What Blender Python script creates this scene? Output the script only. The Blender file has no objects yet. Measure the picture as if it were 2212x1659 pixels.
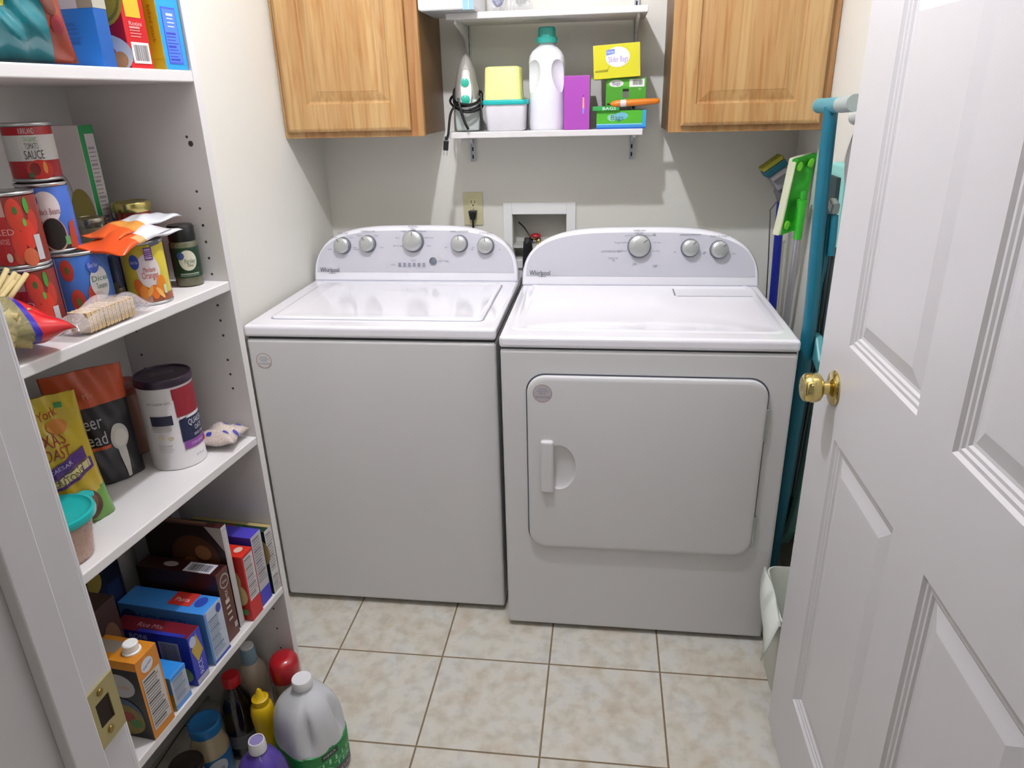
import bpy, bmesh, math, random
from mathutils import Vector, Matrix
random.seed(7)
sc = bpy.context.scene
COL = sc.collection
PI = math.pi

# ---------------------------------------------------------------- camera, world, light, exposure
def make_camera():
    pos = Vector((1.1229, -2.5379, 1.471)); pitch, yaw, roll, f = [math.radians(-21.8496), math.radians(7.6434), math.radians(-1.5058), 1536.45]
    fw = Vector((-math.sin(yaw)*math.cos(pitch), math.cos(yaw)*math.cos(pitch), math.sin(pitch)))
    rt = Vector((math.cos(yaw), math.sin(yaw), 0)); up = rt.cross(fw)
    R = math.cos(roll)*rt + math.sin(roll)*up; U = -math.sin(roll)*rt + math.cos(roll)*up
    m = Matrix(((R.x, U.x, -fw.x, pos.x), (R.y, U.y, -fw.y, pos.y), (R.z, U.z, -fw.z, pos.z), (0, 0, 0, 1)))
    cd = bpy.data.cameras.new('camera'); cd.sensor_width = 36; cd.lens = f*36/2212; cd.clip_start = .02
    co = bpy.data.objects.new('camera', cd); COL.objects.link(co); co.matrix_world = m
    sc.camera = co
make_camera()
EXPOSURE = 0.18
BULB = 1250.0          # emission of the ceiling bulb
HALL_FILL = 7.5            # emission of the added fill light in the hall
w = bpy.data.worlds.new('world'); sc.world = w; w.use_nodes = True
w.node_tree.nodes['Background'].inputs[0].default_value = (1.0, .97, .93, 1)
w.node_tree.nodes['Background'].inputs[1].default_value = 0.22
vs = sc.view_settings
vs.view_transform = 'Standard'; vs.look = 'None'; vs.gamma = 1; vs.exposure = EXPOSURE; vs.use_curve_mapping = False

# ---------------------------------------------------------------- materials
def lin(c):
    if isinstance(c, str):
        c = c.lstrip('#'); c = [int(c[i:i+2], 16)/255 for i in (0, 2, 4)]
    return tuple(x/12.92 if x <= .04045 else ((x+.055)/1.055)**2.4 for x in c)
_M = {}
def M(col, rough=.5, metal=0., coat=0., vary=.06, scale=30, bump=0., alpha=1., trans=0., emit=0.):
    key = (col, rough, metal, coat, vary, scale, bump, alpha, trans, emit)
    if key in _M: return _M[key]
    m = bpy.data.materials.new('mat_%d' % len(_M)); m.use_nodes = True
    nt = m.node_tree; N = nt.nodes; L = nt.links; b = N['Principled BSDF']
    c = lin(col)
    b.inputs['Roughness'].default_value = rough; b.inputs['Metallic'].default_value = metal
    b.inputs['Coat Weight'].default_value = coat; b.inputs['Transmission Weight'].default_value = trans
    b.inputs['Base Color'].default_value = (*c, 1)
    if vary > 0 and alpha >= 1:
        tc = N.new('ShaderNodeTexCoord'); nz = N.new('ShaderNodeTexNoise'); nz.inputs['Scale'].default_value = scale; nz.inputs['Detail'].default_value = 3
        L.new(tc.outputs['Object'], nz.inputs['Vector'])
        mx = N.new('ShaderNodeMix'); mx.data_type = 'RGBA'
        mx.inputs[6].default_value = (*[x*(1-vary) for x in c], 1); mx.inputs[7].default_value = (*[min(1, x*(1+vary)) for x in c], 1)
        L.new(nz.outputs['Fac'], mx.inputs[0]); L.new(mx.outputs[2], b.inputs['Base Color'])
        if bump:
            bp = N.new('ShaderNodeBump'); bp.inputs['Strength'].default_value = bump; bp.inputs['Distance'].default_value = .002
            L.new(nz.outputs['Fac'], bp.inputs['Height']); L.new(bp.outputs[0], b.inputs['Normal'])
    if alpha < 1: b.inputs['Alpha'].default_value = alpha
    if emit: b.inputs['Emission Color'].default_value = (*c, 1); b.inputs['Emission Strength'].default_value = emit
    _M[key] = m; return m

def wood(seed, tint=(1, 1, 1)):
    m = bpy.data.materials.new('oak'); m.use_nodes = True
    nt = m.node_tree; N = nt.nodes; L = nt.links; b = N['Principled BSDF']; b.inputs['Roughness'].default_value = .38
    tc = N.new('ShaderNodeTexCoord'); mp = N.new('ShaderNodeMapping'); mp.inputs['Location'].default_value = (seed*3.1, seed*1.7, seed)
    L.new(tc.outputs['Object'], mp.inputs[0])
    # boards: broad tone blocks
    m1 = N.new('ShaderNodeMapping'); m1.inputs['Scale'].default_value = (9, 9, .25); L.new(mp.outputs[0], m1.inputs[0])
    n1 = N.new('ShaderNodeTexNoise'); n1.inputs['Scale'].default_value = 1.3; n1.inputs['Detail'].default_value = 2; L.new(m1.outputs[0], n1.inputs[0])
    m2 = N.new('ShaderNodeMapping'); m2.inputs['Scale'].default_value = (60, 60, 2.2); L.new(mp.outputs[0], m2.inputs[0])
    n2 = N.new('ShaderNodeTexNoise'); n2.inputs['Scale'].default_value = 1.6; n2.inputs['Detail'].default_value = 6; n2.inputs['Distortion'].default_value = .6; L.new(m2.outputs[0], n2.inputs[0])
    m3 = N.new('ShaderNodeMapping'); m3.inputs['Scale'].default_value = (14, 14, 1.5); L.new(mp.outputs[0], m3.inputs[0])
    n3 = N.new('ShaderNodeTexNoise'); n3.inputs['Scale'].default_value = 1.5; n3.inputs['Detail'].default_value = 4; n3.inputs['Distortion'].default_value = 2.; L.new(m3.outputs[0], n3.inputs[0])
    def ramp(src, stops):
        r = N.new('ShaderNodeValToRGB'); e = r.color_ramp.elements
        e[0].position, e[0].color = stops[0][0], (*lin(stops[0][1]), 1); e[1].position, e[1].color = stops[-1][0], (*lin(stops[-1][1]), 1)
        for p, c in stops[1:-1]: q = e.new(p); q.color = (*lin(c), 1)
        L.new(src, r.inputs[0]); return r.outputs[0]
    c1 = ramp(n1.outputs['Fac'], [(.35, '#a87d50'), (.5, '#b38d5b'), (.65, '#c09e6c')])
    c2 = ramp(n2.outputs['Fac'], [(.32, '#cfae86'), (.55, '#ffffff'), (.8, '#ffffff')])
    c3 = ramp(n3.outputs['Fac'], [(.3, '#e8c9a4'), (.5, '#ffffff'), (.7, '#ffffff')])
    a = N.new('ShaderNodeMix'); a.data_type = 'RGBA'; a.blend_type = 'MULTIPLY'; a.inputs[0].default_value = .5
    L.new(c1, a.inputs[6]); L.new(c2, a.inputs[7])
    a2 = N.new('ShaderNodeMix'); a2.data_type = 'RGBA'; a2.blend_type = 'MULTIPLY'; a2.inputs[0].default_value = .75
    L.new(a.outputs[2], a2.inputs[6]); L.new(c3, a2.inputs[7]); L.new(a2.outputs[2], b.inputs['Base Color'])
    return m

def floor_mat():
    m = bpy.data.materials.new('ceramic_tile'); m.use_nodes = True
    nt = m.node_tree; N = nt.nodes; L = nt.links; b = N['Principled BSDF']
    tc = N.new('ShaderNodeTexCoord'); mp = N.new('ShaderNodeMapping'); mp.inputs['Location'].default_value = (-.3894, .9858, 0)
    L.new(tc.outputs['Object'], mp.inputs[0])
    br = N.new('ShaderNodeTexBrick'); br.offset = 0; br.squash = 1
    br.inputs['Scale'].default_value = 1; br.inputs['Brick Width'].default_value = .3046; br.inputs['Row Height'].default_value = .3046
    br.inputs['Mortar Size'].default_value = .0026; br.inputs['Mortar Smooth'].default_value = .15; br.inputs['Bias'].default_value = 0
    L.new(mp.outputs[0], br.inputs['Vector'])
    n1 = N.new('ShaderNodeTexNoise'); n1.inputs['Scale'].default_value = 9; n1.inputs['Detail'].default_value = 5; n1.inputs['Distortion'].default_value = .8; L.new(mp.outputs[0], n1.inputs[0])
    n2 = N.new('ShaderNodeTexNoise'); n2.inputs['Scale'].default_value = 26; n2.inputs['Detail'].default_value = 4; L.new(mp.outputs[0], n2.inputs[0])
    r = N.new('ShaderNodeValToRGB'); e = r.color_ramp.elements; e[0].position = .3; e[0].color = (*lin('#cabfae'), 1); e[1].position = .52; e[1].color = (*lin('#d3d0c5'), 1)
    q = e.new(.68); q.color = (*lin('#d0cfc9'), 1); L.new(n1.outputs['Fac'], r.inputs[0])
    r2 = N.new('ShaderNodeValToRGB'); e = r2.color_ramp.elements; e[0].position = .34; e[0].color = (*lin('#c9c2b2'), 1); e[1].position = .55; e[1].color = (1, 1, 1, 1); L.new(n2.outputs['Fac'], r2.inputs[0])
    a = N.new('ShaderNodeMix'); a.data_type = 'RGBA'; a.blend_type = 'MULTIPLY'; a.inputs[0].default_value = .4; L.new(r.outputs[0], a.inputs[6]); L.new(r2.outputs[0], a.inputs[7])
    mx = N.new('ShaderNodeMix'); mx.data_type = 'RGBA'; L.new(br.outputs['Fac'], mx.inputs[0]); L.new(a.outputs[2], mx.inputs[6]); mx.inputs[7].default_value = (*lin('#7d6c54'), 1)
    L.new(mx.outputs[2], b.inputs['Base Color'])
    mr = N.new('ShaderNodeMapRange'); mr.inputs[3].default_value = .32; mr.inputs[4].default_value = .8; L.new(br.outputs['Fac'], mr.inputs[0]); L.new(mr.outputs[0], b.inputs['Roughness'])
    bp = N.new('ShaderNodeBump'); bp.invert = True; bp.inputs['Strength'].default_value = .5; bp.inputs['Distance'].default_value = .002; L.new(br.outputs['Fac'], bp.inputs['Height']); L.new(bp.outputs[0], b.inputs['Normal'])
    return m

def film(col='#ffffff', a=.22, rough=.15):
    m = bpy.data.materials.new('clear_film'); m.use_nodes = True
    nt = m.node_tree; N = nt.nodes; L = nt.links; b = N['Principled BSDF']
    b.inputs['Base Color'].default_value = (*lin(col), 1); b.inputs['Roughness'].default_value = rough
    t = N.new('ShaderNodeBsdfTransparent'); mx = N.new('ShaderNodeMixShader')
    nz = N.new('ShaderNodeTexNoise'); nz.inputs['Scale'].default_value = 25
    mr = N.new('ShaderNodeMapRange'); mr.inputs[3].default_value = a*.5; mr.inputs[4].default_value = a*1.5; L.new(nz.outputs['Fac'], mr.inputs[0])
    L.new(mr.outputs[0], mx.inputs[0]); L.new(t.outputs[0], mx.inputs[1]); L.new(b.outputs[0], mx.inputs[2]); L.new(mx.outputs[0], N['Material Output'].inputs[0])
    return m

WALL = M('#e2e1d8', .7, vary=.012, scale=60, bump=.15)
LAM = M('#dcd9d8', .35, vary=.01)
PAINT = M('#d2d0d2', .38, vary=.01)
ENAMEL_LIT = M('#edecf3', .09, coat=.4, vary=.005)  # tops and consoles: stronger light from above put into a lighter white
ENAMEL_SHADE = M('#d4d3d4', .32, vary=.005)  # same enamel on the fronts, darkened to imitate the light falling off
WHITE = M('#f0f0ee', .4, vary=.02)
BLACK = M('#0c0c0e', .4)
GAP = M('#3a3d44', .7)
CHROME = M('#9a9da2', .08, metal=1., vary=0)
STEEL = M('#c4c6c8', .3, metal=1.)
BRASS = M('#cdbb7c', .14, metal=1., vary=.02)

# ---------------------------------------------------------------- mesh helpers
def obj(name, bm, mats, parent=None, smooth=False, bev=0, seg=2, sub=0, angle=None):
    me = bpy.data.meshes.new(name)
    bmesh.ops.recalc_face_normals(bm, faces=bm.faces)
    bm.to_mesh(me); bm.free()
    if not isinstance(mats, (list, tuple)): mats = [mats]
    for m in mats: me.materials.append(m)
    if smooth: me.shade_smooth()
    o = bpy.data.objects.new(name, me); COL.objects.link(o)
    if parent is not None: o.parent = parent
    if bev:
        md = o.modifiers.new('b', 'BEVEL'); md.width = bev; md.segments = seg; md.limit_method = 'ANGLE'; md.angle_limit = math.radians(40)
    if sub:
        md = o.modifiers.new('s', 'SUBSURF'); md.levels = sub; md.render_levels = sub
    if smooth and not sub:
        try: me.set_sharp_from_angle(angle=math.radians(angle or 45))
        except Exception: pass
    return o
def tag(o, label=None, cat=None, group=None, kind=None):
    if label: o['label'] = label
    if cat: o['category'] = cat
    if group: o['group'] = group
    if kind: o['kind'] = kind
    return o
def empty(name, loc=(0, 0, 0), rz=0, label=None, cat=None, group=None, kind=None):
    o = bpy.data.objects.new(name, None); COL.objects.link(o); o.location = loc; o.rotation_euler = (0, 0, rz); o.empty_display_size = .05
    return tag(o, label, cat, group, kind)
def B(): return bmesh.new()
def box(bm, x0, x1, y0, y1, z0, z1, mi=0, faces=None):
    v = [bm.verts.new(p) for p in ((x0, y0, z0), (x1, y0, z0), (x1, y1, z0), (x0, y1, z0), (x0, y0, z1), (x1, y0, z1), (x1, y1, z1), (x0, y1, z1))]
    fs = dict(bottom=(0, 3, 2, 1), top=(4, 5, 6, 7), near=(0, 1, 5, 4), front=(1, 2, 6, 5), far=(2, 3, 7, 6), back=(3, 0, 4, 7))
    for k, i in fs.items():
        f = bm.faces.new([v[j] for j in i]); f.material_index = (faces or {}).get(k, mi)
    return v
def lathe(bm, prof, c=(0, 0), seg=36, mi=None, caps=True, sx=1, sy=1):
    rings = []
    for r, z in prof:
        rings.append([bm.verts.new((c[0]+sx*max(r, 1e-4)*math.cos(2*PI*i/seg), c[1]+sy*max(r, 1e-4)*math.sin(2*PI*i/seg), z)) for i in range(seg)])
    for k in range(len(rings)-1):
        for i in range(seg):
            f = bm.faces.new((rings[k][i], rings[k][(i+1) % seg], rings[k+1][(i+1) % seg], rings[k+1][i]))
            f.material_index = mi[k] if mi else 0; f.smooth = True
    if caps:
        f = bm.faces.new(rings[0][::-1]); f.material_index = mi[0] if mi else 0
        f = bm.faces.new(rings[-1]); f.material_index = mi[-1] if mi else 0
    return rings
def tube(bm, pts, r, seg=10, mi=0, closed=False, flat=1.):
    pts = [Vector(p) for p in pts]; n = len(pts); rad = r if isinstance(r, (list, tuple)) else [r]*n
    rings = []; prev = None
    for i, p in enumerate(pts):
        a = pts[(i-1) % n] if (closed or i > 0) else p; b = pts[(i+1) % n] if (closed or i < n-1) else p
        t = (b-a).normalized()
        if prev is None:
            u = t.orthogonal().normalized()
        else:
            u = (prev - t*prev.dot(t)).normalized()
        prev = u; v = t.cross(u)
        rings.append([bm.verts.new(p + rad[i]*(math.cos(2*PI*k/seg)*u + flat*math.sin(2*PI*k/seg)*v)) for k in range(seg)])
    m = n if closed else n-1
    for i in range(m):
        A, Bq = rings[i], rings[(i+1) % n]
        for k in range(seg):
            f = bm.faces.new((A[k], A[(k+1) % seg], Bq[(k+1) % seg], Bq[k])); f.material_index = mi; f.smooth = True
    if not closed:
        f = bm.faces.new(rings[0][::-1]); f.material_index = mi
        f = bm.faces.new(rings[-1]); f.material_index = mi
def curve_pts(ctrl, n=8):
    out = []; c = [Vector(p) for p in ctrl]; c = [2*c[0]-c[1]] + c + [2*c[-1]-c[-2]]
    for i in range(1, len(c)-2):
        for k in range(n):
            t = k/n; p0, p1, p2, p3 = c[i-1:i+3]
            out.append(.5*((2*p1)+(p2-p0)*t+(2*p0-5*p1+4*p2-p3)*t*t+(3*p1-p0-3*p2+p3)*t**3))
    out.append(c[-2]); return out
def prism(bm, pts, P, a, b, mi=0, side=None):
    """closed outline pts (2D) extruded from offset a to b through P(u, v, off)"""
    A = [bm.verts.new(P(u, v, a)) for u, v in pts]; Bv = [bm.verts.new(P(u, v, b)) for u, v in pts]; n = len(pts)
    f = bm.faces.new(A[::-1]); f.material_index = mi
    f = bm.faces.new(Bv); f.material_index = mi
    for i in range(n):
        f = bm.faces.new((A[i], A[(i+1) % n], Bv[(i+1) % n], Bv[i])); f.material_index = mi if side is None else side
def rrect(x0, x1, y0, y1, r, n=8):
    out = []
    for cx, cy, a0 in ((x1-r, y1-r, 0), (x0+r, y1-r, 90), (x0+r, y0+r, 180), (x1-r, y0+r, 270)):
        for k in range(n+1):
            a = math.radians(a0+90*k/n); out.append((cx+r*math.cos(a), cy+r*math.sin(a)))
    return out
def panel_face(bm, W0, W1, H0, H1, panels, rings, P, mi=0):
    """flat face with moulded panels: rings = (inset, depth)"""
    us = sorted({W0, W1, *[p[0] for p in panels], *[p[1] for p in panels]}); vs_ = sorted({H0, H1, *[p[2] for p in panels], *[p[3] for p in panels]})
    cache = {}
    def V(u, v, d=0):
        k = (round(u, 5), round(v, 5), round(d, 5))
        if k not in cache: cache[k] = bm.verts.new(P(u, v, d))
        return cache[k]
    for i in range(len(us)-1):
        for j in range(len(vs_)-1):
            a, b, c, d = us[i], us[i+1], vs_[j], vs_[j+1]; cu, cv = (a+b)/2, (c+d)/2
            if any(p[0] < cu < p[1] and p[2] < cv < p[3] for p in panels): continue
            bm.faces.new((V(a, c), V(b, c), V(b, d), V(a, d))).material_index = mi
    for p in panels:
        pu = [u for u in us if p[0] <= u <= p[1]]; pv = [v for v in vs_ if p[2] <= v <= p[3]]
        prev = [V(p[0], p[2]), V(p[1], p[2]), V(p[1], p[3]), V(p[0], p[3])]
        for ins, dep in rings:
            cur = [bm.verts.new(P(u, v, dep)) for u, v in ((p[0]+ins, p[2]+ins), (p[1]-ins, p[2]+ins), (p[1]-ins, p[3]-ins), (p[0]+ins, p[3]-ins))]
            for k in range(4): bm.faces.new((prev[k], prev[(k+1) % 4], cur[(k+1) % 4], cur[k])).material_index = mi
            prev = cur
        bm.faces.new(prev).material_index = mi
def cut(o, cutter):
    md = o.modifiers.new('c', 'BOOLEAN'); md.object = cutter; md.operation = 'DIFFERENCE'; md.solver = 'EXACT'
    dg = bpy.context.evaluated_depsgraph_get(); dg.update()
    me = bpy.data.meshes.new_from_object(o.evaluated_get(dg)); o.modifiers.remove(md)
    o.data = me; bpy.data.objects.remove(cutter, do_unlink=True)

# ---------------------------------------------------------------- printed artwork
_T = {}
def text_mesh(s):
    if s in _T: return _T[s]
    cu = bpy.data.curves.new('t', 'FONT'); cu.body = s; cu.resolution_u = 2; o = bpy.data.objects.new('t', cu)
    COL.objects.link(o); bpy.context.view_layer.update()
    me = bpy.data.meshes.new_from_object(o.evaluated_get(bpy.context.evaluated_depsgraph_get()))
    vs2 = [(v.co.x, v.co.y) for v in me.vertices]; fs = [tuple(p.vertices) for p in me.polygons]
    bpy.data.objects.remove(o, do_unlink=True); bpy.data.curves.remove(cu); bpy.data.meshes.remove(me)
    xs = [v[0] for v in vs2] or [0]; x0, x1 = min(xs), max(xs)
    vs2 = [((x-(x0+x1)/2), y-.35) for x, y in vs2]
    _T[s] = (vs2, fs, x1-x0); return _T[s]
class Art:
    """2D shapes in face fractions (0-1), laid on a surface through P(x, y, off) in metres"""
    def __init__(s): s.bm = B(); s.mats = []; s.step = .00012
    def mi(s, col, **k):
        m = M(col, k.get('rough', .45), vary=.02) if isinstance(col, str) else col
        if m not in s.mats: s.mats.append(m)
        return s.mats.index(m)
    def add(s, items, W, H, P, maxseg=9., base=.0004):
        bm = s.bm
        for L, it in enumerate(items):
            off = base + s.step*L; k = it[0]
            def Q(x, y): return bm.verts.new(P(x, y, off))
            if k == 'r':
                _, u0, v0, u1, v1, c = it; mi = s.mi(c); nx = max(1, math.ceil((u1-u0)*W/maxseg)); ny = max(1, math.ceil((v1-v0)*H/maxseg))
                g = [[Q((u0+(u1-u0)*i/nx)*W, (v0+(v1-v0)*j/ny)*H) for j in range(ny+1)] for i in range(nx+1)]
                for i in range(nx):
                    for j in range(ny): bm.faces.new((g[i][j], g[i+1][j], g[i+1][j+1], g[i][j+1])).material_index = mi
            elif k == 'e':
                _, cu, cv, ru, rv, c = it[:6]; rot = it[6] if len(it) > 6 else 0; mi = s.mi(c); n = 24; nr = max(1, math.ceil(max(ru*W, rv*H)/maxseg))
                ce = Q(cu*W, cv*H); prev = None
                for q in range(1, nr+1):
                    ring = []
                    for i in range(n):
                        a = 2*PI*i/n; x = ru*W*q/nr*math.cos(a); y = rv*H*q/nr*math.sin(a)
                        ring.append(Q(cu*W+x*math.cos(rot)-y*math.sin(rot), cv*H+x*math.sin(rot)+y*math.cos(rot)))
                    for i in range(n):
                        if prev is None: bm.faces.new((ce, ring[i], ring[(i+1) % n])).material_index = mi
                        else: bm.faces.new((prev[i], ring[i], ring[(i+1) % n], prev[(i+1) % n])).material_index = mi
                    prev = ring
            elif k == 'p' and len(it[1]) == 4 and maxseg < 1:
                _, pts, c = it; mi = s.mi(c); n = 14; g = {}
                for i in range(n+1):
                    for j in range(5):
                        a, b = i/n, j/4; u = (pts[0][0]*(1-a)+pts[1][0]*a)*(1-b)+(pts[3][0]*(1-a)+pts[2][0]*a)*b; v = (pts[0][1]*(1-a)+pts[1][1]*a)*(1-b)+(pts[3][1]*(1-a)+pts[2][1]*a)*b
                        g[i, j] = Q(u*W, v*H)
                for i in range(n):
                    for j in range(4): bm.faces.new((g[i, j], g[i+1, j], g[i+1, j+1], g[i, j+1])).material_index = mi
            elif k == 'p':
                _, pts, c = it; bm.faces.new([Q(u*W, v*H) for u, v in pts]).material_index = s.mi(c)
            elif k == 't':
                _, txt, cu, cv, h, c = it[:6]; rot = it[6] if len(it) > 6 else 0; wmax = it[7] if len(it) > 7 else None
                vv, ff, tw = text_mesh(txt); sc_ = h*H/.7; sx = sc_
                if wmax: sx = wmax*W/max(tw, 1e-3)
                mi = s.mi(c); vb = [Q(cu*W+x*sx*math.cos(rot)-y*sc_*math.sin(rot), cv*H+x*sx*math.sin(rot)+y*sc_*math.cos(rot)) for x, y in vv]
                for f in ff: bm.faces.new([vb[i] for i in f]).material_index = mi
            elif k == 'bars':
                _, u0, v0, u1, v1, c = it; mi = s.mi(c); x = u0; rr = random.Random(3)
                while x < u1-.001:
                    wd = (u1-u0)*rr.choice((.02, .035, .05)); xe = min(x+wd, u1)
                    bm.faces.new((Q(x*W, v0*H), Q(xe*W, v0*H), Q(xe*W, v1*H), Q(x*W, v1*H))).material_index = mi; x = xe+(u1-u0)*rr.choice((.025, .04))
            elif k == 'l':   # lines of print
                _, u0, v0, u1, v1, n, c = it; mi = s.mi(c); rr = random.Random(n)
                for i in range(n):
                    y = v1-(v1-v0)*(i+.5)/n; t = (v1-v0)/n*(.16 if i % 4 else .34); ue = u0+(u1-u0)*rr.uniform(.7, 1)
                    nx = max(1, math.ceil((ue-u0)*W/maxseg))
                    for q in range(nx):
                        a, b = u0+(ue-u0)*q/nx, u0+(ue-u0)*(q+1)/nx
                        bm.faces.new((Q(a*W, (y-t)*H), Q(b*W, (y-t)*H), Q(b*W, (y+t)*H), Q(a*W, (y+t)*H))).material_index = mi
    def build(s, name, parent):
        if not s.mats: s.mats = [WHITE]
        me = bpy.data.meshes.new(name); s.bm.to_mesh(me); s.bm.free()
        for m in s.mats: me.materials.append(m)
        o = bpy.data.objects.new(name, me); COL.objects.link(o); o.parent = parent; return o

# ---------------------------------------------------------------- pantry frame of reference
TH = math.radians(-5.728); PO = Vector((.3863, -1.2316)); TD = Vector((-.0998, -.995)); ND = Vector((-.995, .0998))
Z1, Z2, Z3, Z4 = 1.5317, 1.1488, .8061, .4123
def pant(s, d, z): q = PO + TD*s + ND*d; return (q.x, q.y, z)
def pbox_root(name, s, d, z, label, cat, rz=0, group=None, tilt=0):
    r = empty(name, pant(s, d, z), TH+rz, label, cat, group)
    if tilt: r.rotation_euler = (tilt, 0, TH+rz)
    return r

def carton(name, s0, s1, d0, dx, z, h, cols, arts, label, cat='box', rz=0, tilt=0, part='printed_artwork', rough=.4, group=None):
    """box: s0..s1 along the shelf, front face at depth d0, dx deep. cols: dict face->colour (default under 'all')"""
    dy = s1-s0
    r = pbox_root(name, (s0+s1)/2, d0+dx/2, z, label, cat, rz, group, tilt)
    keys = list(dict.fromkeys(cols.values())); bm = B()
    box(bm, -dx/2, dx/2, -dy/2, dy/2, 0, h, keys.index(cols['all']), {k: keys.index(c) for k, c in cols.items() if k != 'all'})
    obj('carton', bm, [M(c, rough, vary=.03) for c in keys], r, bev=.0012, seg=2)
    face_art(r, dx, dy, h, arts, part); return r
def face_art(r, dx, dy, h, arts, part='printed_artwork'):
    if not arts: return
    A = Art(); X, Y = dx/2, dy/2
    PF = dict(front=(dy, h, lambda x, y, o: (X+o, -Y+x, y)), near=(dx, h, lambda x, y, o: (-X+x, -Y-o, y)), top=(dy, dx, lambda x, y, o: (X-y, -Y+x, h+o)),
              topn=(dx, dy, lambda x, y, o: (-X+x, -Y+y, h+o)))
    for k, items in arts.items():
        W, H, P = PF[k]; A.add(items, W, H, P)
    A.build(part, r)

def can(name, s, d, z, R, h, body, art, label, cat='can', face=-46, span=190, group=None, lidc=None, xy=None):
    loc = pant(s, d, z) if xy is None else (*xy, z)
    r = empty(name, loc, TH, label, cat, group)
    bm = B(); rim = .0018
    lathe(bm, [(R-.003, 0), (R, .001), (R, .004), (R-rim, .005), (R-rim, h-.005), (R, h-.004), (R, h-.0006), (R-.0014, h), (R-.003, h-.001), (R-.0035, h-.004), (R*.6, h-.004), (R*.58, h-.0046)], seg=40)
    obj('can_body', bm, lidc or STEEL, r)
    bm = B(); lathe(bm, [(R-rim+.0004, .006), (R-rim+.0006, .0065), (R-rim+.0006, h-.0065), (R-rim+.0004, h-.006)], seg=40, caps=False)
    obj('label', bm, M(body, .3, vary=.03), r)
    cyl_art(r, R-rim+.0007, .006, h-.006, art, face, span); return r
def cyl_art(r, R, z0, z1, art, face=-46, span=190, name='printed_artwork', sx=1, sy=1):
    if not art: return
    A = Art(); sp = math.radians(span); W = R*sp; H = z1-z0; a0 = math.radians(face)-sp/2
    A.add(art, W, H, lambda x, y, o: (sx*(R+o)*math.cos(a0+x/R), sy*(R+o)*math.sin(a0+x/R), z0+y), maxseg=.006)
    return A.build(name, r)

def pouch_fn(W, H, T, bottom=1., seed=1, wr=.0025, pinch=.9, top=1.):
    """standing pillow bag; u,v in 0..1; side +-1 -> local (x out, y along, z up)"""
    rr = random.Random(seed); ph = [rr.uniform(0, 6) for _ in range(8)]
    def F(u, v, side, off=0.):
        e = (max(0., math.sin(PI*min(max(u, 0), 1))))**.55
        pv = (1-(abs(2*v-1))**5) if bottom <= 0 else min(1, (1-v)*1.6+.02)**.7*(1 if v > .0 else .8)
        t = T/2*e*pv
        w_ = W*(1-(1-pinch)*math.sin(PI*v)) * (1+(top-1)*v)
        n = wr*(math.sin(9*u+ph[0]+5*v)+math.sin(17*v+ph[1]-6*u)+.6*math.sin(31*u+19*v+ph[2]))*e
        return (side*(t+off)+n*.8, (u-.5)*w_+.3*n, v*H)
    return F
def pouch(name, W, H, T, mat, parent, F, nu=26, nv=26, mfun=None, mats=None):
    bm = B(); g = {}
    for sd in (1, -1):
        for i in range(nu+1):
            for j in range(nv+1):
                if sd == -1 and (i in (0, nu)): g[sd, i, j] = g[1, i, j]; continue
                g[sd, i, j] = bm.verts.new(F(i/nu, j/nv, sd))
    for sd in (1, -1):
        for i in range(nu):
            for j in range(nv):
                q = (g[sd, i, j], g[sd, i+1, j], g[sd, i+1, j+1], g[sd, i, j+1]); q = q if sd == 1 else q[::-1]
                f = bm.faces.new(q); f.smooth = True
                if mfun: f.material_index = mfun((i+.5)/nu, (j+.5)/nv, sd)
    bmesh.ops.remove_doubles(bm, verts=bm.verts, dist=1e-5)
    return obj(name, bm, mats or mat, parent)
def pouch_art(F, items, W, H, parent, name='printed_artwork'):
    A = Art(); A.step = .00035; A.add(items, W, H, lambda x, y, o: F(x/W, y/H, 1, o), maxseg=.006, base=.0008); return A.build(name, parent)

# ================================================================ THE SETTING
XL, XR, YF = .1336, 1.742, -2.08
CEIL = 2.52
def struct(name, bm, m, parent=None, **k):
    o = obj(name, bm, m, parent, **k)
    if parent is None: o['kind'] = 'structure'
    return o
bm = B(); box(bm, -.7, 2.9, -4.2, .12, -.06, 0); struct('floor', bm, floor_mat())
bm = B(); box(bm, -.7, 2.9, -4.2, .12, CEIL, CEIL+.06); struct('ceiling', bm, M('#e8e6e0', .8, vary=.01))
# back wall with the hole of the laundry outlet box
bm = B(); hx0, hx1, hz0, hz1 = .798, .992, .93, 1.093
for a in ((-.05, hx0, 0, .12, 0, CEIL), (hx1, XR+.12, 0, .12, 0, CEIL), (hx0, hx1, 0, .12, 0, hz0), (hx0, hx1, 0, .12, hz1, CEIL)): box(bm, *a)
struct('wall_back', bm, WALL)
bm = B(); box(bm, XL-.12, XL, -1.19, 0, 0, CEIL); struct('wall_left', bm, WALL)
bm = B(); box(bm, -.16, -.06, YF, -1.19, 0, CEIL); box(bm, -.06, XL-.12, -1.19, -1.15, 0, CEIL); struct('wall_pantry', bm, WALL)
bm = B(); box(bm, XR, XR+.12, YF, 0, 0, CEIL); struct('wall_right', bm, WALL)
# doorway wall
JX0, JX1 = .678, 1.602
bm = B(); box(bm, -.7, JX0-.02, YF-.12, YF, 0, CEIL); box(bm, JX1+.02, 2.9, YF-.12, YF, 0, CEIL); box(bm, JX0-.02, JX1+.02, YF-.12, YF, 2.07, CEIL); struct('wall_front', bm, WALL)
# hall around the camera
bm = B(); box(bm, -.7, -.6, -4.2, YF-.12, 0, CEIL); struct('wall_hall_left', bm, WALL)
bm = B(); box(bm, 2.8, 2.9, -4.2, YF-.12, 0, CEIL); struct('wall_hall_right', bm, WALL)
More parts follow.
